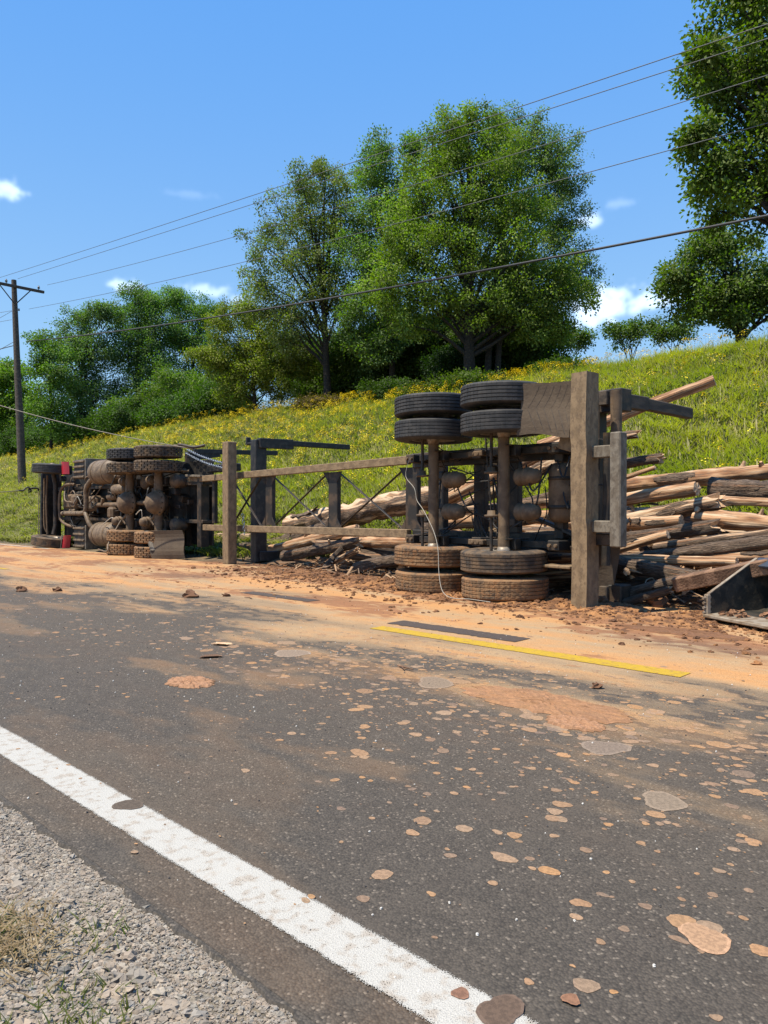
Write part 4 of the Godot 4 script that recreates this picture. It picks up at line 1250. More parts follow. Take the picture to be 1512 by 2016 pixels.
func logs() -> void:
	var k := 0
	for q in [
		[2.33, 2.02, -11.31, 4.42, 2.81, -10.07, 0.079, "peeled", "long peeled tan log jutting up to the right above the heap behind the rear stake"],
		[3.10, 2.14, -11.64, 3.75, 2.19, -11.17, 0.066, "half", "short split log end poking out above the upright rear bumper bar"],
		[3.35, 1.76, -11.96, 4.09, 1.83, -11.08, 0.082, "bark", "grey bark log tip sticking out into the grass right of the bumper bar"],
		[3.66, 1.51, -12.21, 4.18, 1.72, -11.59, 0.036, "peeled", "thin broken stick lying just under the grey bark log tip"],
		[3.96, 1.46, -12.49, 5.40, 1.61, -10.14, 0.122, "peeled", "long pale peeled log along the top of the right heap, against the grass"],
		[4.64, 1.37, -10.58, 5.16, 1.31, -9.50, 0.136, "bark", "thick dark furrowed bark log under the top pale log at the right edge"],
		[3.16, 1.10, -11.87, 4.31, 1.37, -10.35, 0.101, "peeled", "smooth tan log with a slanting cut end below the yellow flowers"],
		[3.44, 0.90, -10.61, 4.26, 1.18, -9.63, 0.113, "half", "thick brown log with a cracked side in the middle of the right heap"],
		[3.33, 0.87, -10.42, 3.87, 0.93, -9.78, 0.082, "peeled", "short tan log with a rounded end under the thick cracked log"],
		[4.41, 1.21, -10.39, 5.05, 1.15, -9.31, 0.060, "peeled", "slim pale log above the wide smooth log near the right edge"],
		[4.09, 0.97, -9.83, 4.70, 0.89, -8.64, 0.106, "peeled", "wide smooth pale log reaching the right edge at mid height of the heap"],
		[3.20, 0.68, -9.97, 4.10, 0.87, -9.36, 0.091, "bark", "dark bark log whose pale oval cut end faces the viewer"],
		[3.05, 0.56, -9.83, 3.55, 0.77, -9.39, 0.062, "peeled", "short orange tan log just right of the bumper bar foot"],
		[3.40, 0.60, -9.42, 4.44, 0.85, -8.18, 0.062, "half", "pale log with a strip of bark lying above the long mottled bark log"],
		[2.77, 0.39, -9.69, 4.28, 0.76, -7.89, 0.083, "bark", "long mottled grey bark log crossing the right heap at low level"],
		[3.49, 0.51, -8.84, 4.23, 0.60, -7.80, 0.056, "peeled", "tan log partly hidden beneath the long mottled bark log"],
		[2.76, 0.48, -9.40, 3.82, 0.51, -8.13, 0.056, "peeled", "pale straight log with a dark band of shade above the bucket"],
		[2.69, 0.44, -9.25, 3.44, 0.33, -8.28, 0.089, "bark", "dark orange bark log curving down beside the trailer rear"],
		[2.80, 0.09, -8.73, 3.50, 0.40, -8.05, 0.074, "bark", "muddy dark log at the foot of the right heap"],
		[3.16, 0.27, -8.15, 3.81, 0.54, -7.37, 0.089, "board", "squared brown timber leaning toward the bucket corner"],
		[2.66, -0.01, -8.58, 3.12, 0.21, -8.19, 0.045, "bark", "thin rough stick of bark in the mud in front of the heap"],
		[0.93, 1.22, -12.05, 2.62, 2.04, -10.96, 0.093, "peeled", "bright tan log rising between the two trailer axles"],
		[1.13, 1.06, -11.65, 2.93, 2.00, -10.13, 0.096, "half", "grey and tan log sloping behind the upper spring hanger"],
		[0.67, 0.78, -11.89, 2.77, 1.39, -9.69, 0.087, "bark", "dark log sloping behind the air tank"],
		[0.96, 1.02, -11.39, 2.59, 1.20, -9.75, 0.079, "half", "weathered log behind the brake chambers"],
		[0.81, 0.85, -11.56, 2.80, 1.04, -9.35, 0.092, "peeled", "pale log lying level behind the lower spring hanger"],
		[0.51, 0.61, -11.77, 2.68, 0.77, -9.34, 0.071, "peeled", "pale log glimpsed just above the lower tyres"],
		[1.08, 0.05, -11.09, 2.69, 0.31, -9.17, 0.096, "half", "split log glimpsed right of the lower tyres"],
		[1.91, 0.44, -9.95, 2.61, 0.52, -9.11, 0.084, "peeled", "orange tan log end between the lower tyre and the rear beam"],
		[-2.17, 0.67, -17.30, 1.20, 1.37, -12.34, 0.220, "half", "thick tan log with torn bark running behind the lattice frame"],
		[-2.68, 0.21, -16.81, -0.99, 0.77, -15.27, 0.136, "bark", "grey bark log leaning up under the lower frame rail"],
		[-2.34, 0.22, -15.63, -0.48, 0.70, -13.88, 0.105, "peeled", "smooth orange peeled log under the lower frame rail"],
		[-1.95, 0.15, -14.70, -0.45, 0.50, -13.07, 0.103, "bark", "dark squared looking log above the churned soil"],
		[-0.72, 0.46, -14.01, 0.76, 0.54, -11.94, 0.096, "peeled", "yellowish peeled log left of the lower tyres"],
		[-0.96, 0.11, -13.36, -0.44, 0.39, -12.74, 0.057, "half", "broken pale splinter log beside the green weeds"],
		[-1.03, 0.05, -13.13, -0.75, 0.38, -13.27, 0.054, "bark", "short brown stub log standing in the churned soil"],
		[-4.92, 0.33, -19.64, -3.00, 0.40, -17.35, 0.113, "half", "tan log end showing behind the front cross beam"],
		[-4.68, -0.02, -18.42, -2.53, 0.30, -15.86, 0.104, "bark", "dark log on the ground between the two left cross beams"],
		[-0.48, 0.08, -12.63, 0.59, 0.36, -11.83, 0.099, "bark", "dark shaded log behind the green weeds"],
	]:
		k += 1
		lay_log(Vector3(q[0], q[1], q[2]), Vector3(q[3], q[4], q[5]), q[6], q[7], q[8], 300 + k, "logs spilled from the trailer")
	# the body of the heap under and between the logs above
	var rg := RandomNumberGenerator.new(); rg.seed = 4242
	for i in 86:
		var s := rg.randf_range(0.5, 9.6)
		var c := rg.randf()
		var d := lerpf(8.75, 11.7, c)
		if i >= 74:
			s = rg.randf_range(1.0, 6.6)
			d = rg.randf_range(9.9, 11.5)
		if s < 4.2: d = maxf(d, 9.5)
		if s > 7.0: d = lerpf(9.1, 10.4, c)
		var up := lerpf(0.06, 0.20, rg.randf()) if c < 0.35 else rg.randf_range(0.0, 0.38)
		if i >= 74: up = rg.randf_range(0.08, 0.36)
		if s > 6.0: up *= 0.5
		var l := rg.randf_range(1.4, 3.2)
		var r := rg.randf_range(0.06, 0.12)
		var yaw := rg.randfn() * 0.42
		var y := maxf(height(s, d), 0.0) + up + r * 0.4
		var a := road(s - cos(yaw) * l * 0.5, d - sin(yaw) * l * 0.5, y)
		var b := road(s + cos(yaw) * l * 0.5, d + sin(yaw) * l * 0.5, y + rg.randf_range(-0.16, 0.24))
		lay_log(a, b, r, ["half", "bark", "peeled", "half", "peeled"][i % 5], "%s packed %s the heap %s" % [["half barked log", "dark bark log", "peeled tan log", "thin split log", "smooth pale log"][i % 5], "low in" if up < 0.1 else "halfway up" if up < 0.25 else "high on", "at the right edge behind the bucket" if s < 2.8 else "just right of the trailer rear" if s < 4.4 else "behind the trailer axles" if s < 6.6 else "behind the lattice frame"], 700 + i, "logs in the body of the spilled heap")
	# broken slabs thrown about on top
	var spot := ["beside the rear stake", "above the bucket", "at the right edge", "near the bumper bar", "behind the lower tyres", "under the lattice frame", "in the middle of the right heap"]
	for i in 30:
		var s := rg.randf_range(1.2, 8.6)
		var d := rg.randf_range(8.7, 11.2)
		if s < 4.2: d = maxf(d, 9.2)
		var l := rg.randf_range(0.3, 0.95)
		var yaw := rg.randf_range(-1.2, 1.2)
		var y := maxf(height(s, d), 0.0) + rg.randf_range(0.22, 0.46) * (0.6 if s > 6.0 else 1.0)
		var rise := rg.randf_range(-0.22, 0.3) * l
		lay_log(road(s - cos(yaw) * l * 0.5, d - sin(yaw) * l * 0.5, y - rise), road(s + cos(yaw) * l * 0.5, d + sin(yaw) * l * 0.5, y + rise), rg.randf_range(0.035, 0.075), ["half", "peeled", "bark"][i % 3], "%s broken short, lying %s, %s" % [["torn slab", "pale split piece", "rough bark piece"][i % 3], ["almost level", "tilted up", "tilted down"][0 if absf(rise) < 0.06 else 1 if rise > 0.0 else 2], spot[2] if s < 2.2 else spot[1] if s < 3.0 else spot[6] if s < 3.9 else spot[3] if s < 4.6 else spot[0] if s < 5.2 else spot[4] if s < 7.0 else spot[5]], 900 + i, "broken pieces on the heap")
	# torn bark and splinters
	var fl := MB.new()
	for i in 4:
		var a := -0.8 + 0.4 * i
		fl.flat(Vector3(-1, cos(a) * 0.12, sin(a) * 0.16), Vector3(1, cos(a) * 0.12 + 0.05, sin(a) * 0.12), Vector3(1, cos(a + 0.4) * 0.12 + 0.05, sin(a + 0.4) * 0.12), Vector3.UP)
		fl.flat(Vector3(-1, cos(a) * 0.12, sin(a) * 0.16), Vector3(1, cos(a + 0.4) * 0.12 + 0.05, sin(a + 0.4) * 0.12), Vector3(-1, cos(a + 0.4) * 0.12, sin(a + 0.4) * 0.16), Vector3.UP)
	var where := []
	var tint := []
	for i in 2600:
		var s := rg.randf_range(0.0, 10.6)
		var d := rg.randf_range(8.2, 11.6)
		var l := 0.03 + 0.16 * pow(rg.randf(), 2.0)
		var y := maxf(height(s, d), 0.0) + (rg.randf() * 0.10 if i % 3 else rg.randf() * 0.4 * (0.4 if s > 6.0 else 1.0))
		where.append(Transform3D(Basis.from_euler(Vector3(rg.randf_range(-0.8, 0.8), rg.randf() * TAU, rg.randf_range(-0.7, 0.7))).scaled(Vector3(l, l * 0.7, l * 0.7)), road(s, d, y)))
		tint.append(Color(0.40, 0.25, 0.14).lerp(Color(0.09, 0.06, 0.04), rg.randf()))
	var bm := mat(0.9); bm.vertex_color_use_as_albedo = true
	tag(copies("bark_litter", fl.mesh(bm), where, tint), "torn bark and splinters strewn through the log heap", "bark")

# ---------------------------------------------------------------- wheels
func wheel_shapes() -> void:
	var R := 0.525
	var w := 0.135
	# worn ribbed tread with four grooves
	var pr := [Vector2(0.285, -w * 0.78), Vector2(0.33, -w * 0.98), Vector2(0.42, -w * 1.02), Vector2(R - 0.035, -w * 0.93), Vector2(R - 0.010, -w * 0.84)]
	for g in 5:
		var a := -w * 0.80 + g * w * 0.32
		pr.append_array([Vector2(R, a + 0.004), Vector2(R, a + w * 0.26)])
		if g < 4:
			pr.append_array([Vector2(R - 0.013, a + w * 0.27), Vector2(R - 0.013, a + w * 0.31)])
	pr.append_array([Vector2(R - 0.010, w * 0.84), Vector2(R - 0.035, w * 0.93), Vector2(0.42, w * 1.02), Vector2(0.33, w * 0.98), Vector2(0.285, w * 0.78), Vector2(0.27, w * 0.4), Vector2(0.27, -w * 0.4), Vector2(0.285, -w * 0.78)])
	var ribbed := MB.new()
	ribbed.lathe(pr, Vector3.ZERO, Basis.IDENTITY, 110, false, func(i, k): return 0.004 if i > 4 and i < 23 and k % 2 == 0 and (i - 5) % 4 == 1 else 0.0)
	M.tyre_ribbed = ribbed.mesh(null)
	# lug tread: blocks parted by cross grooves, staggered from row to row
	var lug := MB.new()
	lug.lathe(pr, Vector3.ZERO, Basis.IDENTITY, 132, false, func(i, k): return 0.022 if i > 4 and i < 23 and (k + 3 * ((i - 5) / 4)) % 6 == 0 else 0.0)
	M.tyre_lug = lug.mesh(null)
	var rim := MB.new()
	rim.lathe([Vector2(0.288, -0.118), Vector2(0.27, -0.112), Vector2(0.262, -0.06), Vector2(0.25, 0.02), Vector2(0.20, 0.03), Vector2(0.16, 0.055), Vector2(0.145, 0.06), Vector2(0.13, 0.05), Vector2(0.0, 0.05)], Vector3.ZERO, Basis.IDENTITY, 36)
	rim.lathe([Vector2(0.0, 0.04), Vector2(0.13, 0.04), Vector2(0.2, 0.02), Vector2(0.262, 0.0), Vector2(0.262, 0.112), Vector2(0.288, 0.118)], Vector3.ZERO, Basis.IDENTITY, 36)
	for i in 10:
		var a := TAU * i / 10
		rim.lathe([Vector2(0.0, 0.085), Vector2(0.014, 0.083), Vector2(0.014, 0.05)], Vector3(cos(a) * 0.145, 0.0, sin(a) * 0.145), Basis.IDENTITY, 6, false)
	M.rim_mesh = rim.mesh(M.rim)
	var hub := MB.new()
	hub.lathe([Vector2(0.0, 0.17), Vector2(0.07, 0.165), Vector2(0.085, 0.12), Vector2(0.10, 0.05)], Vector3.ZERO, Basis.IDENTITY, 20)
	M.hub_mesh = hub.mesh(M.rim)

func wheel(root: Node, at: Vector3, tread: String, m: Material, flip: bool, turn := 0.0, tilt := Vector3.ZERO) -> void:
	var o := Node3D.new()
	o.name = "wheel"
	root.add_child(o, true)
	o.position = at
	o.rotation = Vector3(tilt.x + (PI if flip else 0.0), turn, tilt.z)
	var t := put("tyre", M["tyre_" + tread], o)
	t.material_override = null
	t.set_surface_override_material(0, m)
	put("rim", M.rim_mesh, o)
	put("hub", M.hub_mesh, o)

func P(x: float, y: float, c: float) -> Vector3:
	return Vector3(x, y, -c)

func chamber(root: Node, at: Vector3, dir: Vector3, r: float, l: float, m: Material) -> void:
	var z := dir.cross(Vector3.UP).normalized()
	if z.length() < 0.5: z = Vector3.BACK
	var bs := Basis(z.cross(dir).normalized() * -1.0, dir.normalized(), z)
	bs = Basis(Quaternion(Vector3.UP, dir.normalized()))
	var b := MB.new()
	b.lathe([Vector2(0.0, l), Vector2(r * 0.55, l * 0.985), Vector2(r * 0.86, l * 0.90), Vector2(r * 0.96, l * 0.72), Vector2(r, l * 0.62), Vector2(r * 1.13, l * 0.60), Vector2(r * 1.13, l * 0.52), Vector2(r * 0.98, l * 0.50), Vector2(r * 0.96, l * 0.30), Vector2(r * 1.1, l * 0.28), Vector2(r * 1.1, l * 0.20), Vector2(r * 0.9, l * 0.17), Vector2(r * 0.6, 0.02), Vector2(0.0, 0.0)], at, bs, 24)
	put("brake_chamber", b.mesh(m), root)

func sheet(fn: Callable, nu: int, nv: int, thick: float, m: Material) -> ArrayMesh:
	var b := MB.new()
	for i in nu:
		for j in nv:
			var a: Vector3 = fn.call(float(i) / nu, float(j) / nv)
			var p: Vector3 = fn.call(float(i + 1) / nu, float(j) / nv)
			var q: Vector3 = fn.call(float(i + 1) / nu, float(j + 1) / nv)
			var r: Vector3 = fn.call(float(i) / nu, float(j + 1) / nv)
			var g := (p - a).cross(r - a).normalized()
			b.quad(a, p, q, r, g)
			b.quad(a - g * thick, p - g * thick, q - g * thick, r - g * thick, -g)
			for e in [[a, p, j == 0, a - r], [r, q, j == nv - 1, r - a], [a, r, i == 0, a - p], [p, q, i == nu - 1, p - a]]:
				if e[2]:
					b.quad(e[0], e[1], e[1] - g * thick, e[0] - g * thick, (e[3] as Vector3).normalized())
	return b.mesh(m)

# ---------------------------------------------------------------- the trailer, lying on its left side
func trailer() -> void:
	var t := thing("log_trailer", "overturned log trailer lying on its side, its axles and frame turned to the road", "trailer", Transform3D(Basis(Vector3.UP, deg_to_rad(-50.0)), Vector3(1.312, 0, -8.479)))
	for ax in [-0.41, -1.64]:
		for q in [[0.145, true, "rubber_mud"], [0.465, false, "rubber_mud" if ax < -1.0 else "rubber_dust"], [2.12, true, "rubber"], [2.445, false, "rubber"]]:
			wheel(t, P(ax + (0.02 if q[0] < 0.3 else 0.0), q[0], 0.53), "ribbed", M[q[2]], q[1], ax * 3.0 + q[0], Vector3(0.012, 0, -0.01))
		tb(t, "axle", M.dusty, [P(ax, 0.5, 0.53), P(ax, 2.1, 0.53)], 0.07, 16)
		tb(t, "brake_shaft", M.steel, [P(ax - 0.12, 0.5, 0.44), P(ax - 0.12, 1.05, 0.44)], 0.02)
		tb(t, "brake_shaft", M.steel, [P(ax - 0.12, 1.55, 0.44), P(ax - 0.12, 2.1, 0.44)], 0.02)
		for y in [1.02, 1.55]:
			var b := MB.new()
			b.lathe([Vector2(0.0, 0.05), Vector2(0.045, 0.05), Vector2(0.05, 0.0), Vector2(0.085, -0.005), Vector2(0.085, -0.03), Vector2(0.03, -0.035), Vector2(0.0, -0.04)], P(ax - 0.12, y, 0.44), Basis.IDENTITY, 16)
			put("slack_adjuster", b.mesh(M.dusty), t)
		chamber(t, P(ax + 0.07, 1.47, 0.66), Vector3(1, 0.02, 0.1), 0.10, 0.40, M.dusty)
		chamber(t, P(ax + 0.07, 1.05, 0.66), Vector3(1, 0.0, 0.12), 0.10, 0.40, M.dusty)
		for y in [1.8, 0.66]:
			bx(t, "spring_seat", M.steel, P(ax, y, 0.66), Vector3(0.24, 0.14, 0.12))
			br(t, "u_bolt", M.steel, P(ax - 0.09, y - 0.06, 0.46), P(ax - 0.09, y - 0.06, 0.9), 0.02, 0.02)
			br(t, "u_bolt", M.steel, P(ax + 0.09, y + 0.06, 0.46), P(ax + 0.09, y + 0.06, 0.9), 0.02, 0.02)
	# springs and their hangers
	for y in [1.8, 0.66]:
		for k in 3:
			for ax in [-0.41, -1.64]:
				br(t, "spring_leaf", M.steel, P(ax - 0.52 + 0.07 * k, y, 0.76 + 0.026 * k), P(ax + 0.52 - 0.07 * k, y, 0.76 + 0.026 * k), 0.08, 0.02, Vector3.UP)
		for x in [-2.3, -1.02, 0.2]:
			bx(t, "spring_hanger", M.steel, P(x, y, 0.86), Vector3(0.16, 0.12, 0.34))
		bx(t, "sub_frame", M.steel, P(-0.95, y + (0.03 if y > 1 else -0.03), 1.0), Vector3(3.2, 0.13, 0.12))
	bx(t, "equalizer", M.dusty, P(-1.02, 1.8, 0.72), Vector3(0.26, 0.07, 0.09))
	bx(t, "equalizer", M.dusty, P(-1.02, 0.66, 0.72), Vector3(0.26, 0.07, 0.09))
	# the long frame: two rails, cross members, flat diagonal braces
	bx(t, "frame_rail", M.tan_h, P(-6.35, 1.765, 1.0), Vector3(7.4, 0.125, 0.10), 0.008, Basis(Vector3.BACK, 0.012))
	bx(t, "frame_rail", M.tan_h, P(-5.95, 0.70, 1.0), Vector3(6.6, 0.125, 0.10), 0.008, Basis(Vector3.BACK, 0.006))
	bx(t, "frame_rail", M.steel, P(-0.85, 1.75, 1.06), Vector3(3.5, 0.12, 0.10))
	bx(t, "frame_rail", M.steel, P(-0.85, 0.72, 1.06), Vector3(3.5, 0.12, 0.10))
	for q in [[-2.66, 0.26], [-4.64, 0.25], [-6.70, 0.23], [-8.95, 0.10], [-8.22, 0.12]]:
		bx(t, "cross_member", M.steel, P(q[0], 1.235, 1.09), Vector3(q[1], 0.94, 0.09))
	for q in [[-1.32, 0.2], [-0.98, 0.06], [-0.72, 0.16], [-2.05, 0.12]]:
		bx(t, "cross_member", M.steel, P(q[0], 1.235, 1.12), Vector3(q[1], 0.92, 0.10))
	for q in [[-6.55, -4.80], [-4.48, -2.82]]:
		br(t, "diagonal_brace", M.steel, P(q[0], 1.70, 1.06), P(q[1], 0.76, 1.06), 0.045, 0.012, Vector3.BACK)
		br(t, "diagonal_brace", M.steel, P(q[0], 0.76, 1.075), P(q[1], 1.70, 1.075), 0.045, 0.012, Vector3.BACK)
	br(t, "diagonal_brace", M.steel, P(-8.15, 1.70, 1.06), P(-7.0, 0.76, 1.06), 0.045, 0.012, Vector3.BACK)
	br(t, "diagonal_brace", M.steel, P(-8.15, 0.76, 1.075), P(-7.0, 1.70, 1.075), 0.045, 0.012, Vector3.BACK)
	# rear cross beam, dented, with a weld seam and a bent face
	var dent := func(u, v):
		return 0.0
	var b := MB.new()
	var n := 26
	var ring := func(y: float) -> Array:
		var k := 0.018 * exp(-pow((y - 1.72) / 0.10, 2.0)) - 0.02 * exp(-pow((y - 1.02) / 0.06, 2.0)) + 0.012 * sin(y * 2.6)
		var h := 0.098
		var g := 0.112
		var x := 0.80
		return [P(x - h + k, y, 0.46 - g), P(x + h + k * 0.6, y, 0.46 - g + 0.4 * k), P(x + h + k * 0.3, y, 0.46 + g), P(x - h, y, 0.46 + g)]
	for i in n:
		var r0: Array = ring.call(0.0 + 2.56 * i / n)
		var r1: Array = ring.call(0.0 + 2.56 * (i + 1) / n)
		var mid: Vector3 = (r0[0] + r0[2] + r1[0] + r1[2]) * 0.25
		for k in 4:
			b.flat(r0[k], r0[(k + 1) % 4], r1[(k + 1) % 4], (r0[k] + r0[(k + 1) % 4]) * 0.5 - mid)
			b.flat(r0[k], r1[(k + 1) % 4], r1[k], (r0[k] + r0[(k + 1) % 4]) * 0.5 - mid)
	var top: Array = ring.call(2.56)
	b.flat(top[0], top[1], top[2], Vector3.UP); b.flat(top[0], top[2], top[3], Vector3.UP)
	put("rear_beam", b.mesh(M.tan), t)
	bx(t, "rear_bolster", M.steel, P(0.52, 1.23, 1.12), Vector3(0.14, 2.44, 0.16))
	tb(t, "light_bar", M.steel, [P(0.76, 0.45, 0.92), P(0.76, 1.25, 0.95), P(0.76, 1.95, 0.95)], 0.05, 12)
	tb(t, "tail_post", M.dusty, [P(0.93, 1.80, 0.86), P(0.93, 2.40, 0.86)], 0.062, 14)
	for y in [2.36, 0.12]:
		var st := MB.new()
		for k in 2:
			var p0 := P(0.66, y, 1.0) if k == 0 else P(0.66, y + 0.005, 1.9)
			var p1 := P(0.66, y + 0.005, 1.9) if k == 0 else P(0.65, y - 0.02, 3.0)
			st.bar(p0, p1, 0.17 if k == 0 else 0.14, 0.11 if k == 0 else 0.10, Vector3.UP, 0.01)
		put("stake", st.mesh(M.weathered), t)
		bx(t, "stake_socket", M.steel, P(0.72, y - 0.03, 1.16), Vector3(0.30, 0.26, 0.22))
	# under-run bumper
	bx(t, "bumper_bar", M.greyp, P(1.22, 1.29, 0.45), Vector3(0.13, 1.20, 0.13), 0.012)
	for y in [1.70, 0.90]:
		bx(t, "bumper_arm", M.greyp, P(1.0, y, 0.5), Vector3(0.32, 0.13, 0.10), 0.01)
	bx(t, "bumper_brace", M.steel, P(0.98, 0.76, 0.58), Vector3(0.34, 0.13, 0.12))
	br(t, "bumper_brace", M.steel, P(0.86, 1.78, 1.0), P(1.16, 1.74, 0.5), 0.06, 0.03)
	br(t, "tail_brace", M.black, P(-0.25, 0.98, 0.95), P(0.62, 0.68, 0.95), 0.10, 0.04, Vector3.BACK)
	# gussets, weld plates and bolts where members meet
	for q in [[-2.66, 1.66], [-2.66, 0.80], [-4.64, 1.66], [-4.64, 0.80], [-6.70, 1.66], [-6.70, 0.80]]:
		var g := MB.new()
		var s := signf(q[1] - 1.2)
		for e in [-1.0, 1.0]:
			var a := P(q[0] + 0.12 * e, q[1] + 0.05 * s, 1.04)
			var c := P(q[0] + 0.27 * e, q[1] + 0.05 * s, 1.04)
			var d := P(q[0] + 0.12 * e, q[1] - 0.13 * s, 1.04)
			g.flat(a, c, d, Vector3.BACK)
			g.flat(a - Vector3(0, 0, 0.012), c - Vector3(0, 0, 0.012), d - Vector3(0, 0, 0.012), Vector3.FORWARD)
			g.quad(c, d, d - Vector3(0, 0, 0.012), c - Vector3(0, 0, 0.012), Vector3(e, -s, 0).normalized())
		var o := put("gusset", g.mesh(M.steel), t)
		o.set_meta("kind", "stuff")
	for x in [-2.3, -1.02, 0.2]:
		for y in [1.8, 0.66]:
			for s in [-1.0, 1.0]:
				var b3 := MB.new()
				b3.lathe([Vector2(0.0, 0.03), Vector2(0.022, 0.028), Vector2(0.024, 0.0)], P(x + 0.045 * s, y, 0.692), Basis(Quaternion(Vector3.UP, Vector3.BACK)), 6, false)
				put("bolt", b3.mesh(M.dusty), t)
	for q in [[-0.95, 1.62, 0.92], [-0.55, 0.92, 0.9], [-1.9, 1.55, 0.95], [-2.2, 0.95, 0.92]]:
		bx(t, "valve_box", M.steel, P(q[0], q[1], q[2]), Vector3(0.14, 0.12, 0.12), 0.02)
	var lr := RandomNumberGenerator.new(); lr.seed = 61
	for i in 16:
		var x0 := lr.randf_range(-2.4, 0.3)
		var y0 := lr.randf_range(0.85, 1.65)
		tb(t, "air_line", M.black, smoothed([P(x0, y0, 0.95), P(x0 + lr.randfn() * 0.15, y0 + lr.randfn() * 0.2, 0.75), P(x0 + lr.randfn() * 0.3, clampf(y0 + lr.randfn() * 0.35, 0.6, 1.85), 0.85), P(x0 + lr.randfn() * 0.45, clampf(y0 + lr.randfn() * 0.4, 0.6, 1.85), 1.0)], 5), lr.randf_range(0.007, 0.013), 5)
	# air tank
	var tank := MB.new()
	tank.lathe([Vector2(0.0, 0.36), Vector2(0.09, 0.35), Vector2(0.145, 0.31), Vector2(0.16, 0.26), Vector2(0.16, -0.26), Vector2(0.145, -0.31), Vector2(0.09, -0.35), Vector2(0.0, -0.36)], P(0.16, 1.28, 0.92), Basis.IDENTITY, 28)
	var tk := put("air_tank", tank.mesh(M.dusty), t)
	for y in [0.17, -0.17]:
		var band := MB.new()
		band.lathe([Vector2(0.164, y - 0.02), Vector2(0.168, y - 0.018), Vector2(0.168, y + 0.018), Vector2(0.164, y + 0.02)], P(0.16, 1.28, 0.92), Basis.IDENTITY, 28)
		put("tank_strap", band.mesh(M.steel), tk)
	bx(t, "tank_mount", M.steel, P(0.30, 1.26, 1.02), Vector3(0.10, 0.95, 0.10))
	bx(t, "tank_mount", M.steel, P(0.12, 0.84, 0.96), Vector3(0.13, 0.22, 0.12))
	bx(t, "tank_mount", M.steel, P(0.12, 1.72, 0.96), Vector3(0.13, 0.14, 0.12))
	# mud flaps: the upper one with moulded chevrons, the lower one crumpled
	var fl := func(u, v): return P(0.02 + 0.02 * sin(v * 4.0) + 0.62 * u, 2.53 - 0.60 * v + 0.025 * sin(u * 5.0) * v - 0.03 * u, 0.30 + 0.13 * u + 0.06 * sin(u * 2.8) + 0.02 * sin(v * 5.0))
	var flap := put("mud_flap", sheet(fl, 10, 8, 0.012, M.flap), t)
	for k in 6:
		for s in [0.0, 1.0]:
			var rib := MB.new()
			var pts := []
			for i in 7:
				var f := i / 6.0
				var u := 0.12 + 0.14 * k + 0.22 * (1.0 - f)
				var v: float = 0.06 + 0.42 * f if s == 0.0 else 0.94 - 0.42 * f
				if u < 0.97:
					pts.append(fl.call(u, v) + Vector3(0, 0, 0.003))
			if pts.size() > 1:
				rib.tube(pts, 0.012, 5)
				put("chevron_rib", rib.mesh(M.weathered), flap)
	var fl2 := func(u, v): return P(0.42 + 0.42 * u * (1.0 - 0.25 * v), 0.66 - 0.60 * v + 0.05 * u, 0.72 + 0.30 * u + 0.08 * sin(v * 3.0 + u) + 0.16 * v * v)
	put("mud_flap", sheet(fl2, 8, 10, 0.012, M.flap), t)
	bx(t, "flap_bracket", M.tan, P(0.12, 0.42, 0.75), Vector3(0.72, 0.035, 0.24))
	bx(t, "flap_bracket", M.tan, P(0.46, 1.83, 0.62), Vector3(0.22, 0.16, 0.05), 0.006, Basis(Vector3.BACK, -0.3))
	bx(t, "flap_bracket", M.steel, P(0.62, 2.2, 0.62), Vector3(0.06, 0.5, 0.06))
	bx(t, "flap_bracket", M.steel, P(0.66, 0.36, 0.66), Vector3(0.12, 0.68, 0.06))
	# middle bolster with its stakes
	bx(t, "cross_beam", M.tan, P(-7.66, 1.20, 0.74), Vector3(0.23, 2.40, 0.20), 0.012)
	bx(t, "bolster", M.black, P(-7.60, 1.24, 1.36), Vector3(0.22, 2.46, 0.26), 0.012)
	for y in [2.43, 0.10]:
		var st := MB.new()
		st.bar(P(-7.5, y - 0.03 * signf(y - 1.0), 1.3), P(-7.5, y - 0.02 * signf(y - 1.0), 2.1), 0.20, 0.12, Vector3.UP, 0.01)
		st.bar(P(-7.5, y, 1.3), P(-7.47, y, 3.55), 0.11, 0.11, Vector3.UP, 0.01)
		put("stake", st.mesh(M.black), t)
	bx(t, "stake_latch", M.black, P(-7.86, 2.42, 1.34), Vector3(0.26, 0.04, 0.08))
	bx(t, "stake_latch", M.black, P(-7.98, 2.47, 1.34), Vector3(0.06, 0.16, 0.10))
	# front bolster with its upper stake
	bx(t, "front_bolster", M.steel, P(-10.46, 1.78, 1.28), Vector3(0.26, 1.22, 0.22), 0.012)
	bx(t, "front_bolster", M.steel, P(-10.40, 0.78, 1.16), Vector3(0.24, 1.10, 0.18), 0.012)
	bx(t, "bolster_foot", M.tan, P(-10.33, 0.36, 0.98), Vector3(0.12, 0.72, 0.10), 0.012)
	br(t, "stake", M.black, P(-10.4, 2.40, 1.3), P(-10.35, 2.46, 3.5), 0.11, 0.11)
	br(t, "stake_gusset", M.black, P(-10.4, 2.28, 1.35), P(-10.38, 2.38, 1.95), 0.16, 0.08)
	br(t, "lower_stake", M.black, P(-10.4, 0.12, 1.3), P(-10.35, 0.12, 3.3), 0.11, 0.11)
	# landing leg pad and its legs
	bx(t, "landing_pad", M.black, P(-8.82, 1.95, 1.22), Vector3(1.2, 0.16, 0.2), 0.02)
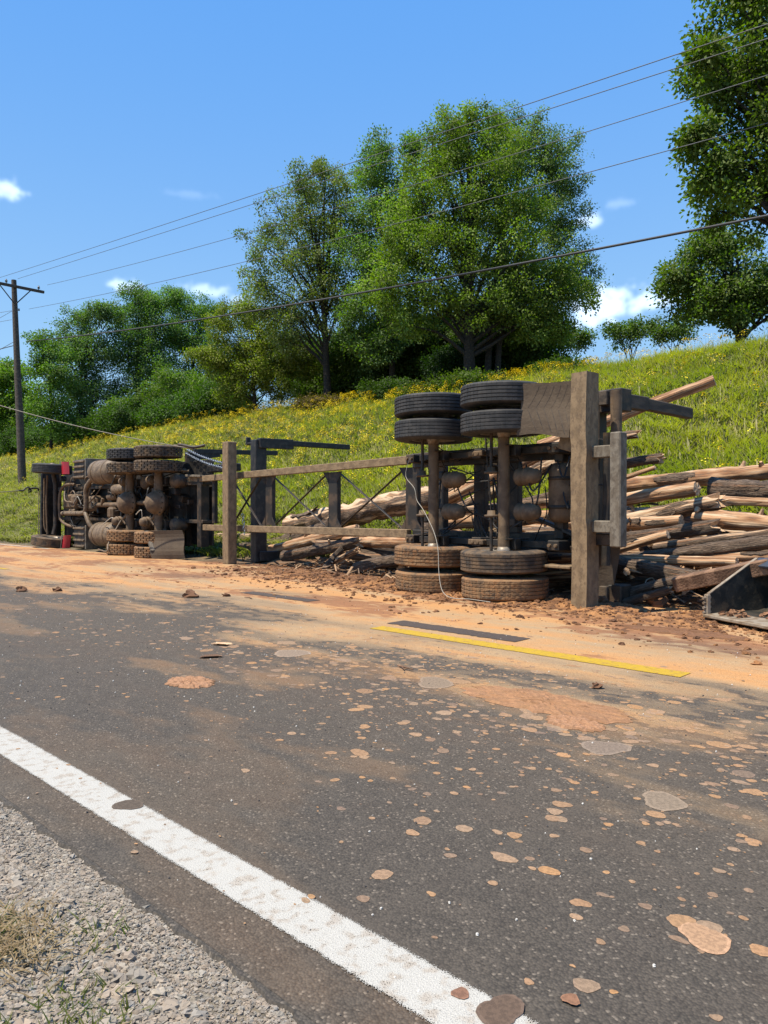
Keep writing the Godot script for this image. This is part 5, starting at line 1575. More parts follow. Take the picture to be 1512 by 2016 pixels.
	# kinked white air hose hanging from the frame to the ground
	var hose := [P(-1.86, 1.80, 0.35), P(-1.82, 1.74, 0.25), P(-1.85, 1.52, 0.22), P(-1.66, 1.36, 0.2), P(-1.61, 1.2, 0.2), P(-1.44, 1.07, 0.16), P(-1.19, 0.81, 0.1), P(-1.05, 0.59, 0.04), P(-0.97, 0.30, -0.02), P(-0.85, 0.10, -0.08), P(-0.66, 0.035, -0.12), P(-0.35, 0.05, -0.14), P(0.05, 0.06, -0.22)]
	tb(t, "air_hose", M.hose, smoothed(hose, 4), 0.0038, 6)
	for q in [[P(-0.22, 1.62, 0.72), P(0.02, 1.30, 0.55), P(0.10, 1.62, 0.8)], [P(-0.12, 1.02, 0.7), P(-0.45, 0.82, 0.55), P(-0.9, 1.0, 0.8)], [P(-1.4, 1.45, 0.7), P(-1.1, 1.1, 0.6), P(-1.25, 1.0, 0.95)], [P(-0.05, 1.7, 0.8), P(0.05, 1.2, 0.6), P(-0.18, 1.02, 0.75)], [P(0.18, 1.66, 0.8), P(0.34, 1.45, 0.7), P(0.28, 1.7, 0.9)]]:
		tb(t, "air_line", M.black, smoothed(q, 6), 0.011, 6)

func chain(called: String, label: String, pts: Array, sag: float) -> void:
	var b := MB.new()
	var path := []
	for i in 60:
		var f := i / 59.0
		path.append((pts[0] as Vector3).lerp(pts[1], f) - Vector3(0, sag * 4.0 * f * (1.0 - f), 0))
	var total: float = (pts[0] as Vector3).distance_to(pts[1])
	var step := 0.062
	var n := int(total / step)
	for i in n:
		var f := float(i) / n * 58.0
		var c: Vector3 = (path[int(f)] as Vector3).lerp(path[int(f) + 1], f - int(f))
		var x: Vector3 = (path[int(f) + 1] - path[int(f)]).normalized()
		var y := x.cross(Vector3.UP).normalized()
		if i % 2: y = y.cross(x)
		var loop := []
		for k in 9:
			var a := TAU * k / 8
			loop.append(c + x * cos(a) * 0.042 + y * sin(a) * 0.024)
		b.tube(loop, 0.0075, 5, false)
	tag(put(called, b.mesh(M.zinc)), label, "chain")

# ---------------------------------------------------------------- the truck, lying on its side
func truck() -> void:
	var t := thing("truck", "overturned muddy semi truck with red fenders, its tanks and drive axles facing the road", "truck", Transform3D(Basis(Vector3.UP, deg_to_rad(-45.0)), Vector3(-5.075, 0, -16.119)))
	for q in [[-0.5, 0.13, true, "rubber_mud"], [-0.5, 0.45, false, "rubber_mud"], [-1.87, 0.13, true, "rubber_mud"], [-1.87, 0.45, false, "rubber_mud"], [-0.5, 2.03, true, "rubber_dust"], [-0.5, 2.35, false, "rubber_dust"], [-1.87, 2.03, true, "rubber_dust"], [-1.87, 2.35, false, "rubber"]]:
		wheel(t, P(q[0], q[1], 0.53), "lug", M[q[3]], q[2], q[0] * 2.0 + q[1], Vector3(0.015, 0, 0.01))
	wheel(t, P(-6.60, 0.16, 0.53), "ribbed", M.rubber_dust, true, 0.3, Vector3(-0.05, 0, 0.12))
	wheel(t, P(-6.52, 2.19, 0.53), "ribbed", M.rubber, false, 0.9, Vector3(0.0, 0, -0.05))
	# drive axles: banjo housings with round bowls
	for x in [-0.5, -1.87]:
		tb(t, "axle", M.dusty, [P(x, 0.5, 0.53), P(x, 0.9, 0.53), P(x, 1.6, 0.53), P(x, 2.0, 0.53)], [0.08, 0.10, 0.10, 0.08], 14)
		var b := MB.new()
		var bs := Basis(Quaternion(Vector3.UP, Vector3(0, 0, 1)))
		b.lathe([Vector2(0.0, 0.26), Vector2(0.12, 0.245), Vector2(0.20, 0.19), Vector2(0.255, 0.10), Vector2(0.27, 0.03), Vector2(0.30, 0.02), Vector2(0.30, -0.03), Vector2(0.26, -0.06), Vector2(0.18, -0.18), Vector2(0.0, -0.22)], P(x, 1.22, 0.50), bs, 30)
		var df := put("differential", b.mesh(M.dusty), t)
		var nuts := MB.new()
		for k in 14:
			var a := TAU * k / 14
			nuts.lathe([Vector2(0.0, 0.035), Vector2(0.014, 0.034), Vector2(0.014, 0.0)], P(x + cos(a) * 0.285, 1.22 + sin(a) * 0.285, 0.485), bs, 6, false)
		put("bolt_ring", nuts.mesh(M.steel), df)
		tb(t, "pinion_housing", M.dusty, [P(x - 0.15, 1.20, 0.56), P(x - 0.55, 1.17, 0.62)], [0.15, 0.09], 14)
		chamber(t, P(x - 0.33, 0.80, 0.50), Vector3(0.15, -0.1, 1.0), 0.10, 0.26, M.dusty)
		chamber(t, P(x - 0.33, 1.72, 0.62), Vector3(-1.0, 0.1, 0.1), 0.10, 0.28, M.dusty)
		tb(t, "torque_rod", M.dusty, smoothed([P(x - 0.05, 0.72, 0.45), P(x - 0.12, 0.84, 0.42), P(x + 0.02, 1.0, 0.45), P(x + 0.02, 1.62, 0.45), P(x - 0.1, 1.74, 0.5)], 4), 0.03, 8)
		for y in [0.72, 1.70]:
			bx(t, "spring_block", M.steel, P(x, y, 0.72), Vector3(0.30, 0.16, 0.22))
			var air := MB.new()
			air.lathe([Vector2(0.0, 0.16), Vector2(0.13, 0.15), Vector2(0.16, 0.08), Vector2(0.14, 0.0), Vector2(0.16, -0.08), Vector2(0.13, -0.16)], P(x + 0.40, y, 0.80), Basis(Quaternion(Vector3.UP, Vector3(0, 0, 1))), 20)
			put("air_spring", air.mesh(M.rubber_dust), t)
	tb(t, "drive_shaft", M.dusty, [P(-1.72, 1.22, 0.62), P(-1.0, 1.22, 0.62)], 0.055, 14)
	tb(t, "drive_shaft", M.dusty, [P(-4.6, 1.18, 0.85), P(-2.4, 1.18, 0.66)], 0.06, 14)
	for x in [-2.36, -1.04, -4.5]:
		bx(t, "shaft_joint", M.steel, P(x, 1.19, 0.64 if x > -4 else 0.84), Vector3(0.14, 0.16, 0.16), 0.03)
	# frame
	for y in [0.80, 1.64]:
		bx(t, "frame_rail", M.steel, P(-3.2, y, 1.02), Vector3(7.9, 0.08, 0.26))
	for x in [0.55, -1.2, -2.7, -3.6, -5.0]:
		bx(t, "cross_member", M.steel, P(x, 1.22, 1.04), Vector3(0.14, 0.76, 0.2))
	bx(t, "rear_frame_end", M.steel, P(0.62, 1.0, 0.98), Vector3(0.16, 1.5, 0.2))
	# fuel tanks: drums with rolled ends and straps
	for q in [[2.02, -3.62], [0.42, -3.55]]:
		var b := MB.new()
		var bs := Basis(Quaternion(Vector3.UP, Vector3(1, 0, 0)))
		b.lathe([Vector2(0.0, 0.62), Vector2(0.18, 0.60), Vector2(0.26, 0.55), Vector2(0.30, 0.50), Vector2(0.31, 0.47), Vector2(0.31, -0.47), Vector2(0.30, -0.50), Vector2(0.26, -0.55), Vector2(0.18, -0.60), Vector2(0.0, -0.62)], P(q[1], q[0], 0.78), bs, 36)
		var tk := put("fuel_tank", b.mesh(M.tank), t)
		for x in [-0.3, 0.3]:
			var sb := MB.new()
			sb.lathe([Vector2(0.312, x - 0.03), Vector2(0.32, x - 0.028), Vector2(0.32, x + 0.028), Vector2(0.312, x + 0.03)], P(q[1], q[0], 0.78), bs, 36)
			put("tank_strap", sb.mesh(M.dusty), tk)
	var at_ := MB.new()
	at_.lathe([Vector2(0.0, 0.36), Vector2(0.09, 0.34), Vector2(0.13, 0.28), Vector2(0.13, -0.28), Vector2(0.09, -0.34), Vector2(0.0, -0.36)], P(-2.75, 1.56, 0.72), Basis(Quaternion(Vector3.UP, Vector3(1, 0, 0))), 24)
	put("air_tank", at_.mesh(M.tank), t)
	# step and battery boxes with treads
	for q in [[2.14, 0.52], [0.32, 0.60]]:
		var sb := bx(t, "step_box", M.steel, P(-5.05, q[0], 0.98), Vector3(0.72, q[1], 0.62), 0.03)
		for k in 4:
			bx(sb, "step_tread", M.tank, P(-5.06, q[0] - q[1] * 0.40 + k * q[1] * 0.265, 0.652), Vector3(0.66, 0.05, 0.035), 0.008)
		bx(sb, "end_plate", M.greyp, P(-4.66, q[0], 0.96), Vector3(0.05, q[1] * 1.06, 0.60), 0.01)
	# bumper, fenders
	bx(t, "bumper", M.black, P(-7.48, 1.18, 0.86), Vector3(0.10, 1.86, 0.62), 0.03, Basis(Vector3.BACK, -0.03) * Basis(Vector3.UP, 0.12))
	bx(t, "bumper_edge", M.greyp, P(-7.55, 1.18, 0.545), Vector3(0.03, 1.84, 0.02), 0.006, Basis(Vector3.BACK, -0.03))
	for k in 2:
		var y := 2.20 if k == 0 else 0.17
		var fn := func(u, v): return P(-6.0 + 0.26 * u + 0.10 * v * (1.0 if k else -0.4), y - 0.17 + 0.34 * v, 0.55 + 0.25 * (u - 0.4) * (u - 0.4) + 0.05 * u)
		var fd := put("fender", sheet(fn, 8, 4, 0.02, M.red), t)
		fd.set_meta("label", "red fender behind the %s front wheel" % ("upper" if k == 0 else "lower"))
		var fe := func(u, v): return P(-6.24 + 0.22 * u + (0.12 * v if k else 0.0), y - 0.20 + 0.40 * v - (0.04 * (1.0 - u)), 0.62 - 0.07 * u)
		put("fender_edge", sheet(fe, 4, 4, 0.015, M.greyp), fd)
	# steering axle and rods
	tb(t, "front_axle", M.steel, [P(-6.62, 0.35, 0.60), P(-6.62, 0.6, 0.66), P(-6.62, 1.75, 0.66), P(-6.62, 2.05, 0.60)], 0.065, 10)
	tb(t, "steering_rod", M.dusty, smoothed([P(-6.98, 0.42, 0.55), P(-7.02, 0.62, 0.5), P(-7.02, 1.2, 0.5), P(-7.0, 1.95, 0.5)], 3), 0.03, 8)
	tb(t, "steering_rod", M.dusty, smoothed([P(-6.80, 0.36, 0.5), P(-6.82, 1.2, 0.48), P(-6.80, 2.02, 0.5)], 3), 0.028, 8)
	for y in [0.80, 1.64]:
		for k in 2:
			br(t, "spring_leaf", M.steel, P(-7.2, y, 0.86 + 0.03 * k), P(-5.9, y, 0.86 + 0.03 * k), 0.09, 0.025)
	# engine, sump, hoop and exhaust
	var eng := bx(t, "engine", M.steel, P(-5.85, 1.24, 1.18), Vector3(1.5, 0.66, 0.66), 0.06)
	bx(eng, "oil_sump", M.dusty, P(-5.72, 1.28, 0.80), Vector3(0.95, 0.40, 0.24), 0.06)
	bx(eng, "gearbox", M.dusty, P(-4.75, 1.22, 1.0), Vector3(0.75, 0.42, 0.42), 0.08)
	tb(t, "hoop", M.dusty, smoothed([P(-5.45, 1.74, 0.72), P(-5.85, 1.74, 0.66), P(-6.12, 1.62, 0.62), P(-6.2, 1.35, 0.6), P(-6.2, 1.0, 0.6), P(-6.1, 0.74, 0.62), P(-5.75, 0.62, 0.66), P(-5.3, 0.58, 0.72)], 4), 0.038, 10)
	tb(t, "exhaust_pipe", M.tank, smoothed([P(-6.05, 0.95, 0.62), P(-5.4, 0.955, 0.6), P(-4.75, 0.96, 0.6), P(-4.5, 1.02, 0.6), P(-4.45, 1.3, 0.6), P(-4.42, 1.58, 0.58), P(-4.2, 1.82, 0.62), P(-3.9, 1.98, 0.72)], 5), 0.062, 14)
	tb(t, "exhaust_pipe", M.tank, smoothed([P(-4.5, 0.98, 0.6), P(-4.36, 0.84, 0.58), P(-4.2, 0.62, 0.62), P(-4.1, 0.5, 0.8)], 5), 0.058, 14)
	var cl := MB.new()
	for x in [-5.85, -5.0]:
		cl.lathe([Vector2(0.066, -0.02), Vector2(0.072, -0.016), Vector2(0.072, 0.016), Vector2(0.066, 0.02)], P(x, 0.955, 0.607), Basis(Quaternion(Vector3.UP, Vector3.RIGHT)), 18)
	put("pipe_clamp", cl.mesh(M.steel), t)
	for q in [[P(-5.85, 1.55, 0.6), P(-5.6, 1.3, 0.52), P(-5.3, 1.25, 0.58), P(-5.0, 1.15, 0.7)], [P(-5.5, 1.5, 0.62), P(-5.2, 1.55, 0.58), P(-5.05, 1.3, 0.6), P(-5.3, 1.12, 0.62)], [P(-5.2, 1.22, 0.58), P(-5.0, 1.4, 0.6), P(-4.9, 1.2, 0.66)], [P(-3.2, 0.7, 0.5), P(-2.6, 0.86, 0.42), P(-2.3, 0.78, 0.4)], [P(-1.98, 0.8, 0.36), P(-1.9, 0.3, 0.03), P(-1.8, 0.1, -0.06), P(-2.4, 0.12, 0.0)], [P(-1.3, 0.95, 0.4), P(-1.05, 1.05, 0.4), P(-1.1, 0.8, 0.45)]]:
		tb(t, "hose", M.tank if q.size() == 4 else M.hose, smoothed(q, 6), 0.018 if q.size() == 4 else 0.012, 7)
	bx(t, "filter_housing", M.dusty, P(-3.0, 0.98, 0.66), Vector3(0.26, 0.30, 0.26), 0.08)
	bx(t, "filter_housing", M.dusty, P(-5.25, 1.32, 0.63), Vector3(0.24, 0.2, 0.12), 0.03)
	var rg := RandomNumberGenerator.new(); rg.seed = 18
	for i in 34:
		var x := rg.randf_range(-6.4, -0.6)
		var y := rg.randf_range(0.55, 1.9)
		tb(t, "hose", [M.steel, M.black, M.dusty][i % 3], smoothed([P(x, y, 0.9), P(x + rg.randfn() * 0.2, y + rg.randfn() * 0.15, 0.66), P(minf(0.1, x + rg.randfn() * 0.35), clampf(y + rg.randfn() * 0.3, 0.5, 1.95), 0.66), P(minf(0.1, x + rg.randfn() * 0.5), clampf(y + rg.randfn() * 0.35, 0.5, 1.95), 0.95)], 5), rg.randf_range(0.010, 0.026), 6)
	for i in 30:
		var x := rg.randf_range(-6.9, 0.5)
		var y := rg.randf_range(0.5, 1.95)
		bx(t, "bracket", [M.steel, M.dusty, M.black][i % 3], P(x, y, rg.randf_range(0.72, 1.05)), Vector3(rg.randf_range(0.06, 0.26), rg.randf_range(0.06, 0.24), rg.randf_range(0.06, 0.22)), 0.015, Basis(Vector3.BACK, rg.randfn() * 0.15))
	for q in [[-2.95, 1.9, 0.75, 0.5], [-5.6, 1.0, 0.75, 0.35], [-3.3, 1.38, 0.78, 0.45]]:
		var cy := MB.new()
		cy.lathe([Vector2(0.0, q[3] * 0.5), Vector2(0.07, q[3] * 0.49), Vector2(0.085, q[3] * 0.44), Vector2(0.085, -q[3] * 0.44), Vector2(0.07, -q[3] * 0.49), Vector2(0.0, -q[3] * 0.5)], P(q[0], q[1], q[2]), Basis(Quaternion(Vector3.UP, Vector3.RIGHT)), 18)
		put("canister", cy.mesh(M.dusty), t)
	# mud flap by the lower rear wheels
	var fl := func(u, v): return P(-0.32 + 0.26 * v + 0.80 * u * (1.0 - 0.14 * v), 0.60 - 0.60 * v + 0.02 * u, 0.16 + 0.40 * u + 0.03 * sin(v * 6.0) - 0.10 * sin(u * 3.1) * (1.0 - v))
	put("mud_flap", sheet(fl, 10, 8, 0.012, M.flap), t)
	var cu := func(u, v): return P(-0.36 + 0.08 * u + 0.27 * v, 0.60 - 0.42 * v, 0.12 + 0.06 * u * u)
	put("flap_curl", sheet(cu, 4, 6, 0.01, M.greyp), t)
	br(t, "flap_bracket", M.tank, P(0.15, 2.46, 0.55), P(0.72, 2.38, 0.70), 0.05, 0.05)
	bx(t, "tail_light", M.black, P(-2.62, 2.2, 0.9), Vector3(0.10, 0.26, 0.10))
	bx(t, "fifth_wheel", M.steel, P(-0.9, 1.22, 1.26), Vector3(1.0, 0.9, 0.12), 0.04)
	bx(t, "tail_plate", M.greyp, P(0.45, 1.80, 0.92), Vector3(0.62, 0.05, 0.2), 0.008, Basis(Vector3.BACK, -0.05))
	# cab and bonnet, on the far side
	bx(t, "underbody", M.black, P(-3.35, 1.22, 1.22), Vector3(8.0, 1.9, 0.05))
	var cab := MB.new()
	cab.box(P(-4.3, 1.16, 2.1), Vector3(1.6, 1.72, 1.7), Basis.IDENTITY, 0.14)
	var cb := put("cab", cab.mesh(M.red), t)
	bx(cb, "windscreen", M.glassy, P(-5.105, 1.16, 2.5), Vector3(0.02, 1.4, 0.6), 0.008)
	bx(cb, "roof_visor", M.black, P(-5.2, 1.16, 2.88), Vector3(0.2, 1.5, 0.05))
	var hd := bx(t, "bonnet", M.red, P(-6.25, 1.16, 1.72), Vector3(2.2, 1.36, 0.80), 0.16)
	bx(hd, "grille", M.zinc, P(-7.37, 1.16, 1.66), Vector3(0.04, 1.0, 0.6))
	for y in [0.62, 1.70]:
		bx(hd, "headlight", M.glassy, P(-7.38, y, 1.5), Vector3(0.05, 0.2, 0.24), 0.02)

# ---------------------------------------------------------------- ropes and chains of the recovery
func recovery() -> void:
	var K := Transform3D(Basis(Vector3.UP, deg_to_rad(-45.0)), Vector3(-5.075, 0, -16.119))
	var T := Transform3D(Basis(Vector3.UP, deg_to_rad(-50.0)), Vector3(1.312, 0, -8.479))
	var a: Vector3 = T * P(-10.45, 2.40, 1.15)
	chain("chain", "shiny steel chain running from the front stake down to the frame rail, upper strand", [a + Vector3(0.03, 0.03, 0), T * P(-8.0, 1.98, 1.0)], 0.05)
	chain("chain", "shiny steel chain just below the upper strand, from the front stake to the rail", [a - Vector3(0, 0.05, 0), T * P(-8.1, 1.90, 0.98)], 0.06)
	chain("chain", "short chain hanging from the lower rail beside the lit cross beam", [T * P(-7.42, 0.95, 0.9), T * P(-7.35, 0.55, 0.9)], 0.0)
	var far := Vector3(-10.33, 4.0, -16.0)
	var pts := []
	for i in 21:
		var f := i / 20.0
		pts.append((K * P(0.95, 2.36, 0.35)).lerp(far, f) - Vector3(0, 0.16 * 4.0 * f * (1.0 - f), 0))
	tag(tb(null, "winch_rope", M.rope, pts, 0.010, 6), "thin wire rope running up left from the top rear truck tyre", "rope")
	tag(tb(null, "shackle", M.steel, smoothed([K * P(0.70, 2.44, 0.35), K * P(0.95, 2.40, 0.36), K * P(1.15, 2.36, 0.45), K * P(1.32, 2.40, 0.6)], 4), 0.03, 8), "crumpled shackle where the wire rope meets the front stake", "shackle")
	var h: Vector3 = K * P(-7.5, 1.62, 0.5)
	var out := Vector3(-12.6, 1.42, -19.0)
	pts = []
	var start := h.lerp(out, 0.14)
	for i in 15:
		pts.append(start.lerp(out, i / 14.0) - Vector3(0, 0.05 * 4.0 * (i / 14.0) * (1.0 - i / 14.0), 0))
	tag(tb(null, "winch_rope", M.rope, pts, 0.014, 6), "dark wire rope leading left from the hook on the truck bumper", "rope")
	var d := (h - start).normalized()
	var hook := MB.new()
	hook.tube(smoothed([start, start + d * 0.12, start + d * 0.2 + Vector3(0, 0.07, 0), start + d * 0.30 + Vector3(0, 0.06, 0), start + d * 0.34 - Vector3(0, 0.02, 0), start + d * 0.26 - Vector3(0, 0.06, 0)], 4), 0.022, 8)
	hook.tube(smoothed([start + d * 0.26, start + d * 0.34 + Vector3(0, 0.05, 0), start + d * 0.5 + Vector3(0, 0.05, 0), start + d * 0.56, h], 4), 0.026, 8)
	tag(put("tow_hook", hook.mesh(M.black)), "black tow hook and link fixed to the truck bumper", "hook")
	var w := []
	for q in [[3.95, 8.1, 0.02], [3.85, 8.2, 0.05], [3.80, 8.32, 0.16], [3.76, 8.36, 0.24], [3.80, 8.40, 0.29], [3.86, 8.37, 0.26], [3.84, 8.34, 0.19], [3.68, 8.36, 0.17], [3.50, 8.35, 0.10], [3.38, 8.30, 0.05], [3.28, 8.22, 0.06]]:
		w.append(road(q[0], q[1], q[2]))
	tag(tb(null, "wire_loop", M.hose, smoothed(w, 5), 0.006, 6), "loop of pale wire sticking up from the mud beside the rear beam", "wire")

# ---------------------------------------------------------------- loader bucket at the right edge
func bucket() -> void:
	var x := Vector3(0.95, 0, -0.312).normalized()
	var z := Vector3(0.312, 0, 0.95).normalized()
	var t := thing("loader_bucket", "black steel loader bucket resting in the mud at the right edge", "bucket", Transform3D(Basis(x, Vector3.UP, z), Vector3(3.13, 0.035, -7.33)))
	# x goes into the bucket, z along its cutting edge towards the viewer
	var W := 2.3
	bx(t, "cutting_edge", M.edge, Vector3(0.12, 0.022, W * 0.5), Vector3(0.30, 0.035, W), 0.008, Basis(Vector3.BACK, 0.03))
	bx(t, "floor_plate", M.bucket, Vector3(0.50, 0.035, W * 0.5), Vector3(0.5, 0.02, W), 0.006)
	var prof := [Vector2(0.03, 0.03), Vector2(0.02, 0.22), Vector2(0.62, 0.56), Vector2(0.74, 0.50), Vector2(0.84, 0.38), Vector2(0.84, 0.22), Vector2(0.72, 0.06), Vector2(0.55, 0.03)]
	for e in [0.0, W]:
		var b := MB.new()
		for i in range(1, prof.size() - 1):
			for o in [0.0, 0.022]:
				b.flat(Vector3(prof[0].x, prof[0].y, e + o), Vector3(prof[i].x, prof[i].y, e + o), Vector3(prof[i + 1].x, prof[i + 1].y, e + o), Vector3(0, 0, -1 if o == 0.0 else 1))
		for i in prof.size():
			var p: Vector2 = prof[i]
			var q: Vector2 = prof[(i + 1) % prof.size()]
			var nn := Vector3(-(q.y - p.y), q.x - p.x, 0).normalized()
			b.quad(Vector3(p.x, p.y, e), Vector3(q.x, q.y, e), Vector3(q.x, q.y, e + 0.022), Vector3(p.x, p.y, e + 0.022), nn)
		var side := put("side_plate", b.mesh(M.bucket), t)
		bx(side, "edge_strip", M.edge, Vector3(0.325, 0.395, e + 0.012), Vector3(0.69, 0.012, 0.034), 0.004, Basis(Vector3.BACK, 0.515))
		var cut := bx(side, "side_cutter", M.edge, Vector3(0.02, 0.125, e + 0.012), Vector3(0.05, 0.20, 0.05), 0.01)
		for k in 4:
			tb(side, "rib", M.edge, [Vector3(-0.03, 0.045 + 0.047 * k, e + 0.012), Vector3(0.05, 0.055 + 0.047 * k, e + 0.012)], [0.014, 0.020], 8)
	var back := MB.new()
	for i in range(2, prof.size() - 1):
		var p: Vector2 = prof[i]
		var q: Vector2 = prof[i + 1]
		var nn := Vector3(q.y - p.y, -(q.x - p.x), 0).normalized()
		back.quad(Vector3(p.x, p.y, 0.022), Vector3(q.x, q.y, 0.022), Vector3(q.x, q.y, W), Vector3(p.x, p.y, W), nn)
	put("back_plate", back.mesh(M.bucket), t)
	bx(t, "spill_guard", M.zinc, Vector3(0.60, 0.52, W * 0.5), Vector3(0.05, 0.10, W - 0.1), 0.008, Basis(Vector3.BACK, -0.5))
	var rg := RandomNumberGenerator.new(); rg.seed = 9
	for i in 16:
		var o := put("mud_lump", lump_mesh(800 + i, 0.4, M.clod, Color(0.22, 0.115, 0.06)), t)
		var r := rg.randf_range(0.012, 0.034)
		o.position = Vector3(rg.randf_range(0.05, 0.42), 0.045 + r * 0.3, rg.randf_range(0.05, 1.1))
		o.scale = Vector3(r * 1.3, r * 0.8, r)

# ---------------------------------------------------------------- pole and lines
func lines() -> void:
	var ps := 39.4
	var pd := 14.6
	var y0 := height(ps, pd) - 0.3
	var root := thing("utility_pole", "dark wooden utility pole with a crossarm, leaning slightly on the bank at left", "utility pole", Transform3D(Basis.IDENTITY, road(ps, pd, 0.0)))
	var lean := road(0.28, -0.30)
	var topy := 12.55
	tb(root, "shaft", M.pole, [Vector3(0, y0, 0), Vector3(0, y0 + 3.0, 0) + lean * 0.25, lean * 0.6 + Vector3(0, 8.0, 0), lean + Vector3(0, topy, 0)], [0.20, 0.185, 0.155, 0.12], 16)
	var arm := road(0, 1.0).normalized()
	var c := lean + Vector3(0, 12.20, 0) + road(-0.17, 0.0)
	br(root, "crossarm", M.pole, c - arm * 1.42, c + arm * 1.42, 0.13, 0.11)
	for s in [-1.0, 1.0]:
		br(root, "arm_brace", M.steel, c + arm * 0.75 * s - Vector3(0, 0.05, 0), c + Vector3(0, -0.85, 0) + arm * 0.05 * s, 0.05, 0.03)
	for u in [-1.25, -0.42, 1.15]:
		var b := MB.new()
		b.lathe([Vector2(0.0, 0.22), Vector2(0.03, 0.22), Vector2(0.04, 0.17), Vector2(0.07, 0.13), Vector2(0.04, 0.11), Vector2(0.065, 0.07), Vector2(0.02, 0.05), Vector2(0.015, 0.0)], c + arm * u + Vector3(0, 0.06, 0), Basis.IDENTITY, 12)
		put("insulator", b.mesh(M.glassy), root)
	var b2 := MB.new()
	b2.lathe([Vector2(0.0, 0.06), Vector2(0.05, 0.05), Vector2(0.03, 0.0), Vector2(0.05, -0.05), Vector2(0.0, -0.06)], lean * 0.85 + Vector3(0, 11.1, 0) + arm * 0.18, Basis.IDENTITY, 12)
	put("insulator", b2.mesh(M.glassy), root)
	var spans := [
		[13.5, 12.42, -6.22, 0.57, 0.0085, "thin power line highest of the four across the sky", "power line"],
		[14.35, 12.55, -5.88, 0.27, 0.0085, "thin power line just below the highest one", "power line"],
		[15.8, 12.55, -7.27, 3.16, 0.0085, "thin power line third from the top across the sky", "power line"],
		[14.9, 11.15, -7.22, 3.25, 0.0085, "lowest of the thin power lines, tied to the pole side", "power line"],
		[14.8, 9.5, -7.57, 3.60, 0.026, "thick black communication cable crossing in front of the trees", "cable"],
	]
	for q in spans:
		var pts := []
		for i in 49:
			var t := i / 48.0
			pts.append(road(39.3 - 64.0 * t, q[0] + 0.0, q[1] + q[2] * t + q[3] * t * t))
		tag(tb(null, "power_line" if q[4] < 0.02 else "cable", M.wire if q[4] < 0.02 else M.cable, pts, q[4] if q[4] > 0.02 else 0.0085, 6), q[5], q[6])
	var L := [
		[lean + road(0.1, 0.0, 11.05), road(70.0, 12.5, 10.6), 0.5, 0.009, "thin service line leaving the pole top to the left"],
		[lean + road(0.0, -0.1, 11.0), road(46.0, 3.5, 8.6), 0.2, 0.009, "thin slanting line left of the pole, upper"],
		[lean + road(0.0, -0.1, 10.55), road(46.0, 3.5, 8.0), 0.2, 0.009, "thin slanting line left of the pole, lower"],
		[lean * 0.8 + road(0.1, 0.0, 9.5), road(85.0, 14.6, 9.4), 0.6, 0.012, "level cable leaving the pole to the left"],
		[lean * 0.8 + road(0.0, -0.1, 9.25), road(47.0, 4.0, 6.6), 0.35, 0.02, "thick drooping service cable left of the pole"],
	]
	for q in L:
		var a: Vector3 = q[0] + road(ps, pd, 0.0)
		var pts := []
		for i in 17:
			var t := i / 16.0
			pts.append(a.lerp(q[1], t) - Vector3(0, q[2] * 4.0 * t * (1.0 - t), 0))
		tag(tb(null, "power_line" if q[3] < 0.015 else "cable", M.wire if q[3] < 0.015 else M.cable, pts, q[3], 6), q[4], "power line" if q[3] < 0.015 else "cable")

func sky_cover() -> ImageTexture:
	var W := 2048
	var H := 1024
	var im := Image.create(W, H, false, Image.FORMAT_RGBA8)
	im.fill(Color(1, 1, 1, 0))
	var nz := FastNoiseLite.new(); nz.seed = 6; nz.frequency = 0.9; nz.fractal_octaves = 5
	var rg := RandomNumberGenerator.new(); rg.seed = 15
	var puffs := [[-26.7, 20.7, 1.0, 0.75, 0.9], [-27.6, 20.9, 0.7, 0.7, 0.8], [15.2, 20.3, 1.3, 0.55, 0.75], [16.2, 14.5, 3.2, 1.5, 1.0], [15.2, 13.7, 1.6, 1.0, 0.9], [19.4, 14.6, 2.6, 0.7, 0.85], [-13.3, 15.7, 1.9, 0.55, 0.6], [-19.0, 15.6, 1.4, 0.5, 0.7], [-14.5, 22.0, 2.0, 0.3, 0.12], [17.3, 21.2, 1.0, 0.4, 0.2], [-11.0, 15.2, 1.3, 0.4, 0.45]]
	for i in 60:
		var az := rg.randf_range(32.0, 328.0)
		puffs.append([az, rg.randf_range(8.0, 24.0), rg.randf_range(1.0, 3.2), rg.randf_range(0.4, 1.2), rg.randf_range(0.3, 0.9)])
	for p in puffs:
		var u: float = fposmod(p[0] / 360.0, 1.0) * W
		var v: float = (0.5 - p[1] / 180.0) * H
		var ru: float = p[2] / 360.0 * W
		var rv: float = p[3] / 180.0 * H
		for y in range(int(v - rv * 2.2), int(v + rv * 2.2) + 1):
			for x in range(int(u - ru * 2.2), int(u + ru * 2.2) + 1):
				var q := Vector2((x - u) / ru, (y - v) / rv)
				var g := exp(-q.length_squared() * 0.9) * 1.15 - 0.35 + 0.55 * nz.get_noise_2d(x * 0.13, y * 0.2) + 0.25 * nz.get_noise_2d(x * 0.5, y * 0.5)
				if q.y > 0.0: g -= q.y * 0.18
				var a: float = ss(0.0, 0.7, g) * p[4]
				if a > 0.0:
					var xx := posmod(x, W)
					var old := im.get_pixel(xx, y)
					im.set_pixel(xx, y, Color(1, 1, 1, maxf(old.a, a)))
	return ImageTexture.create_from_image(im)

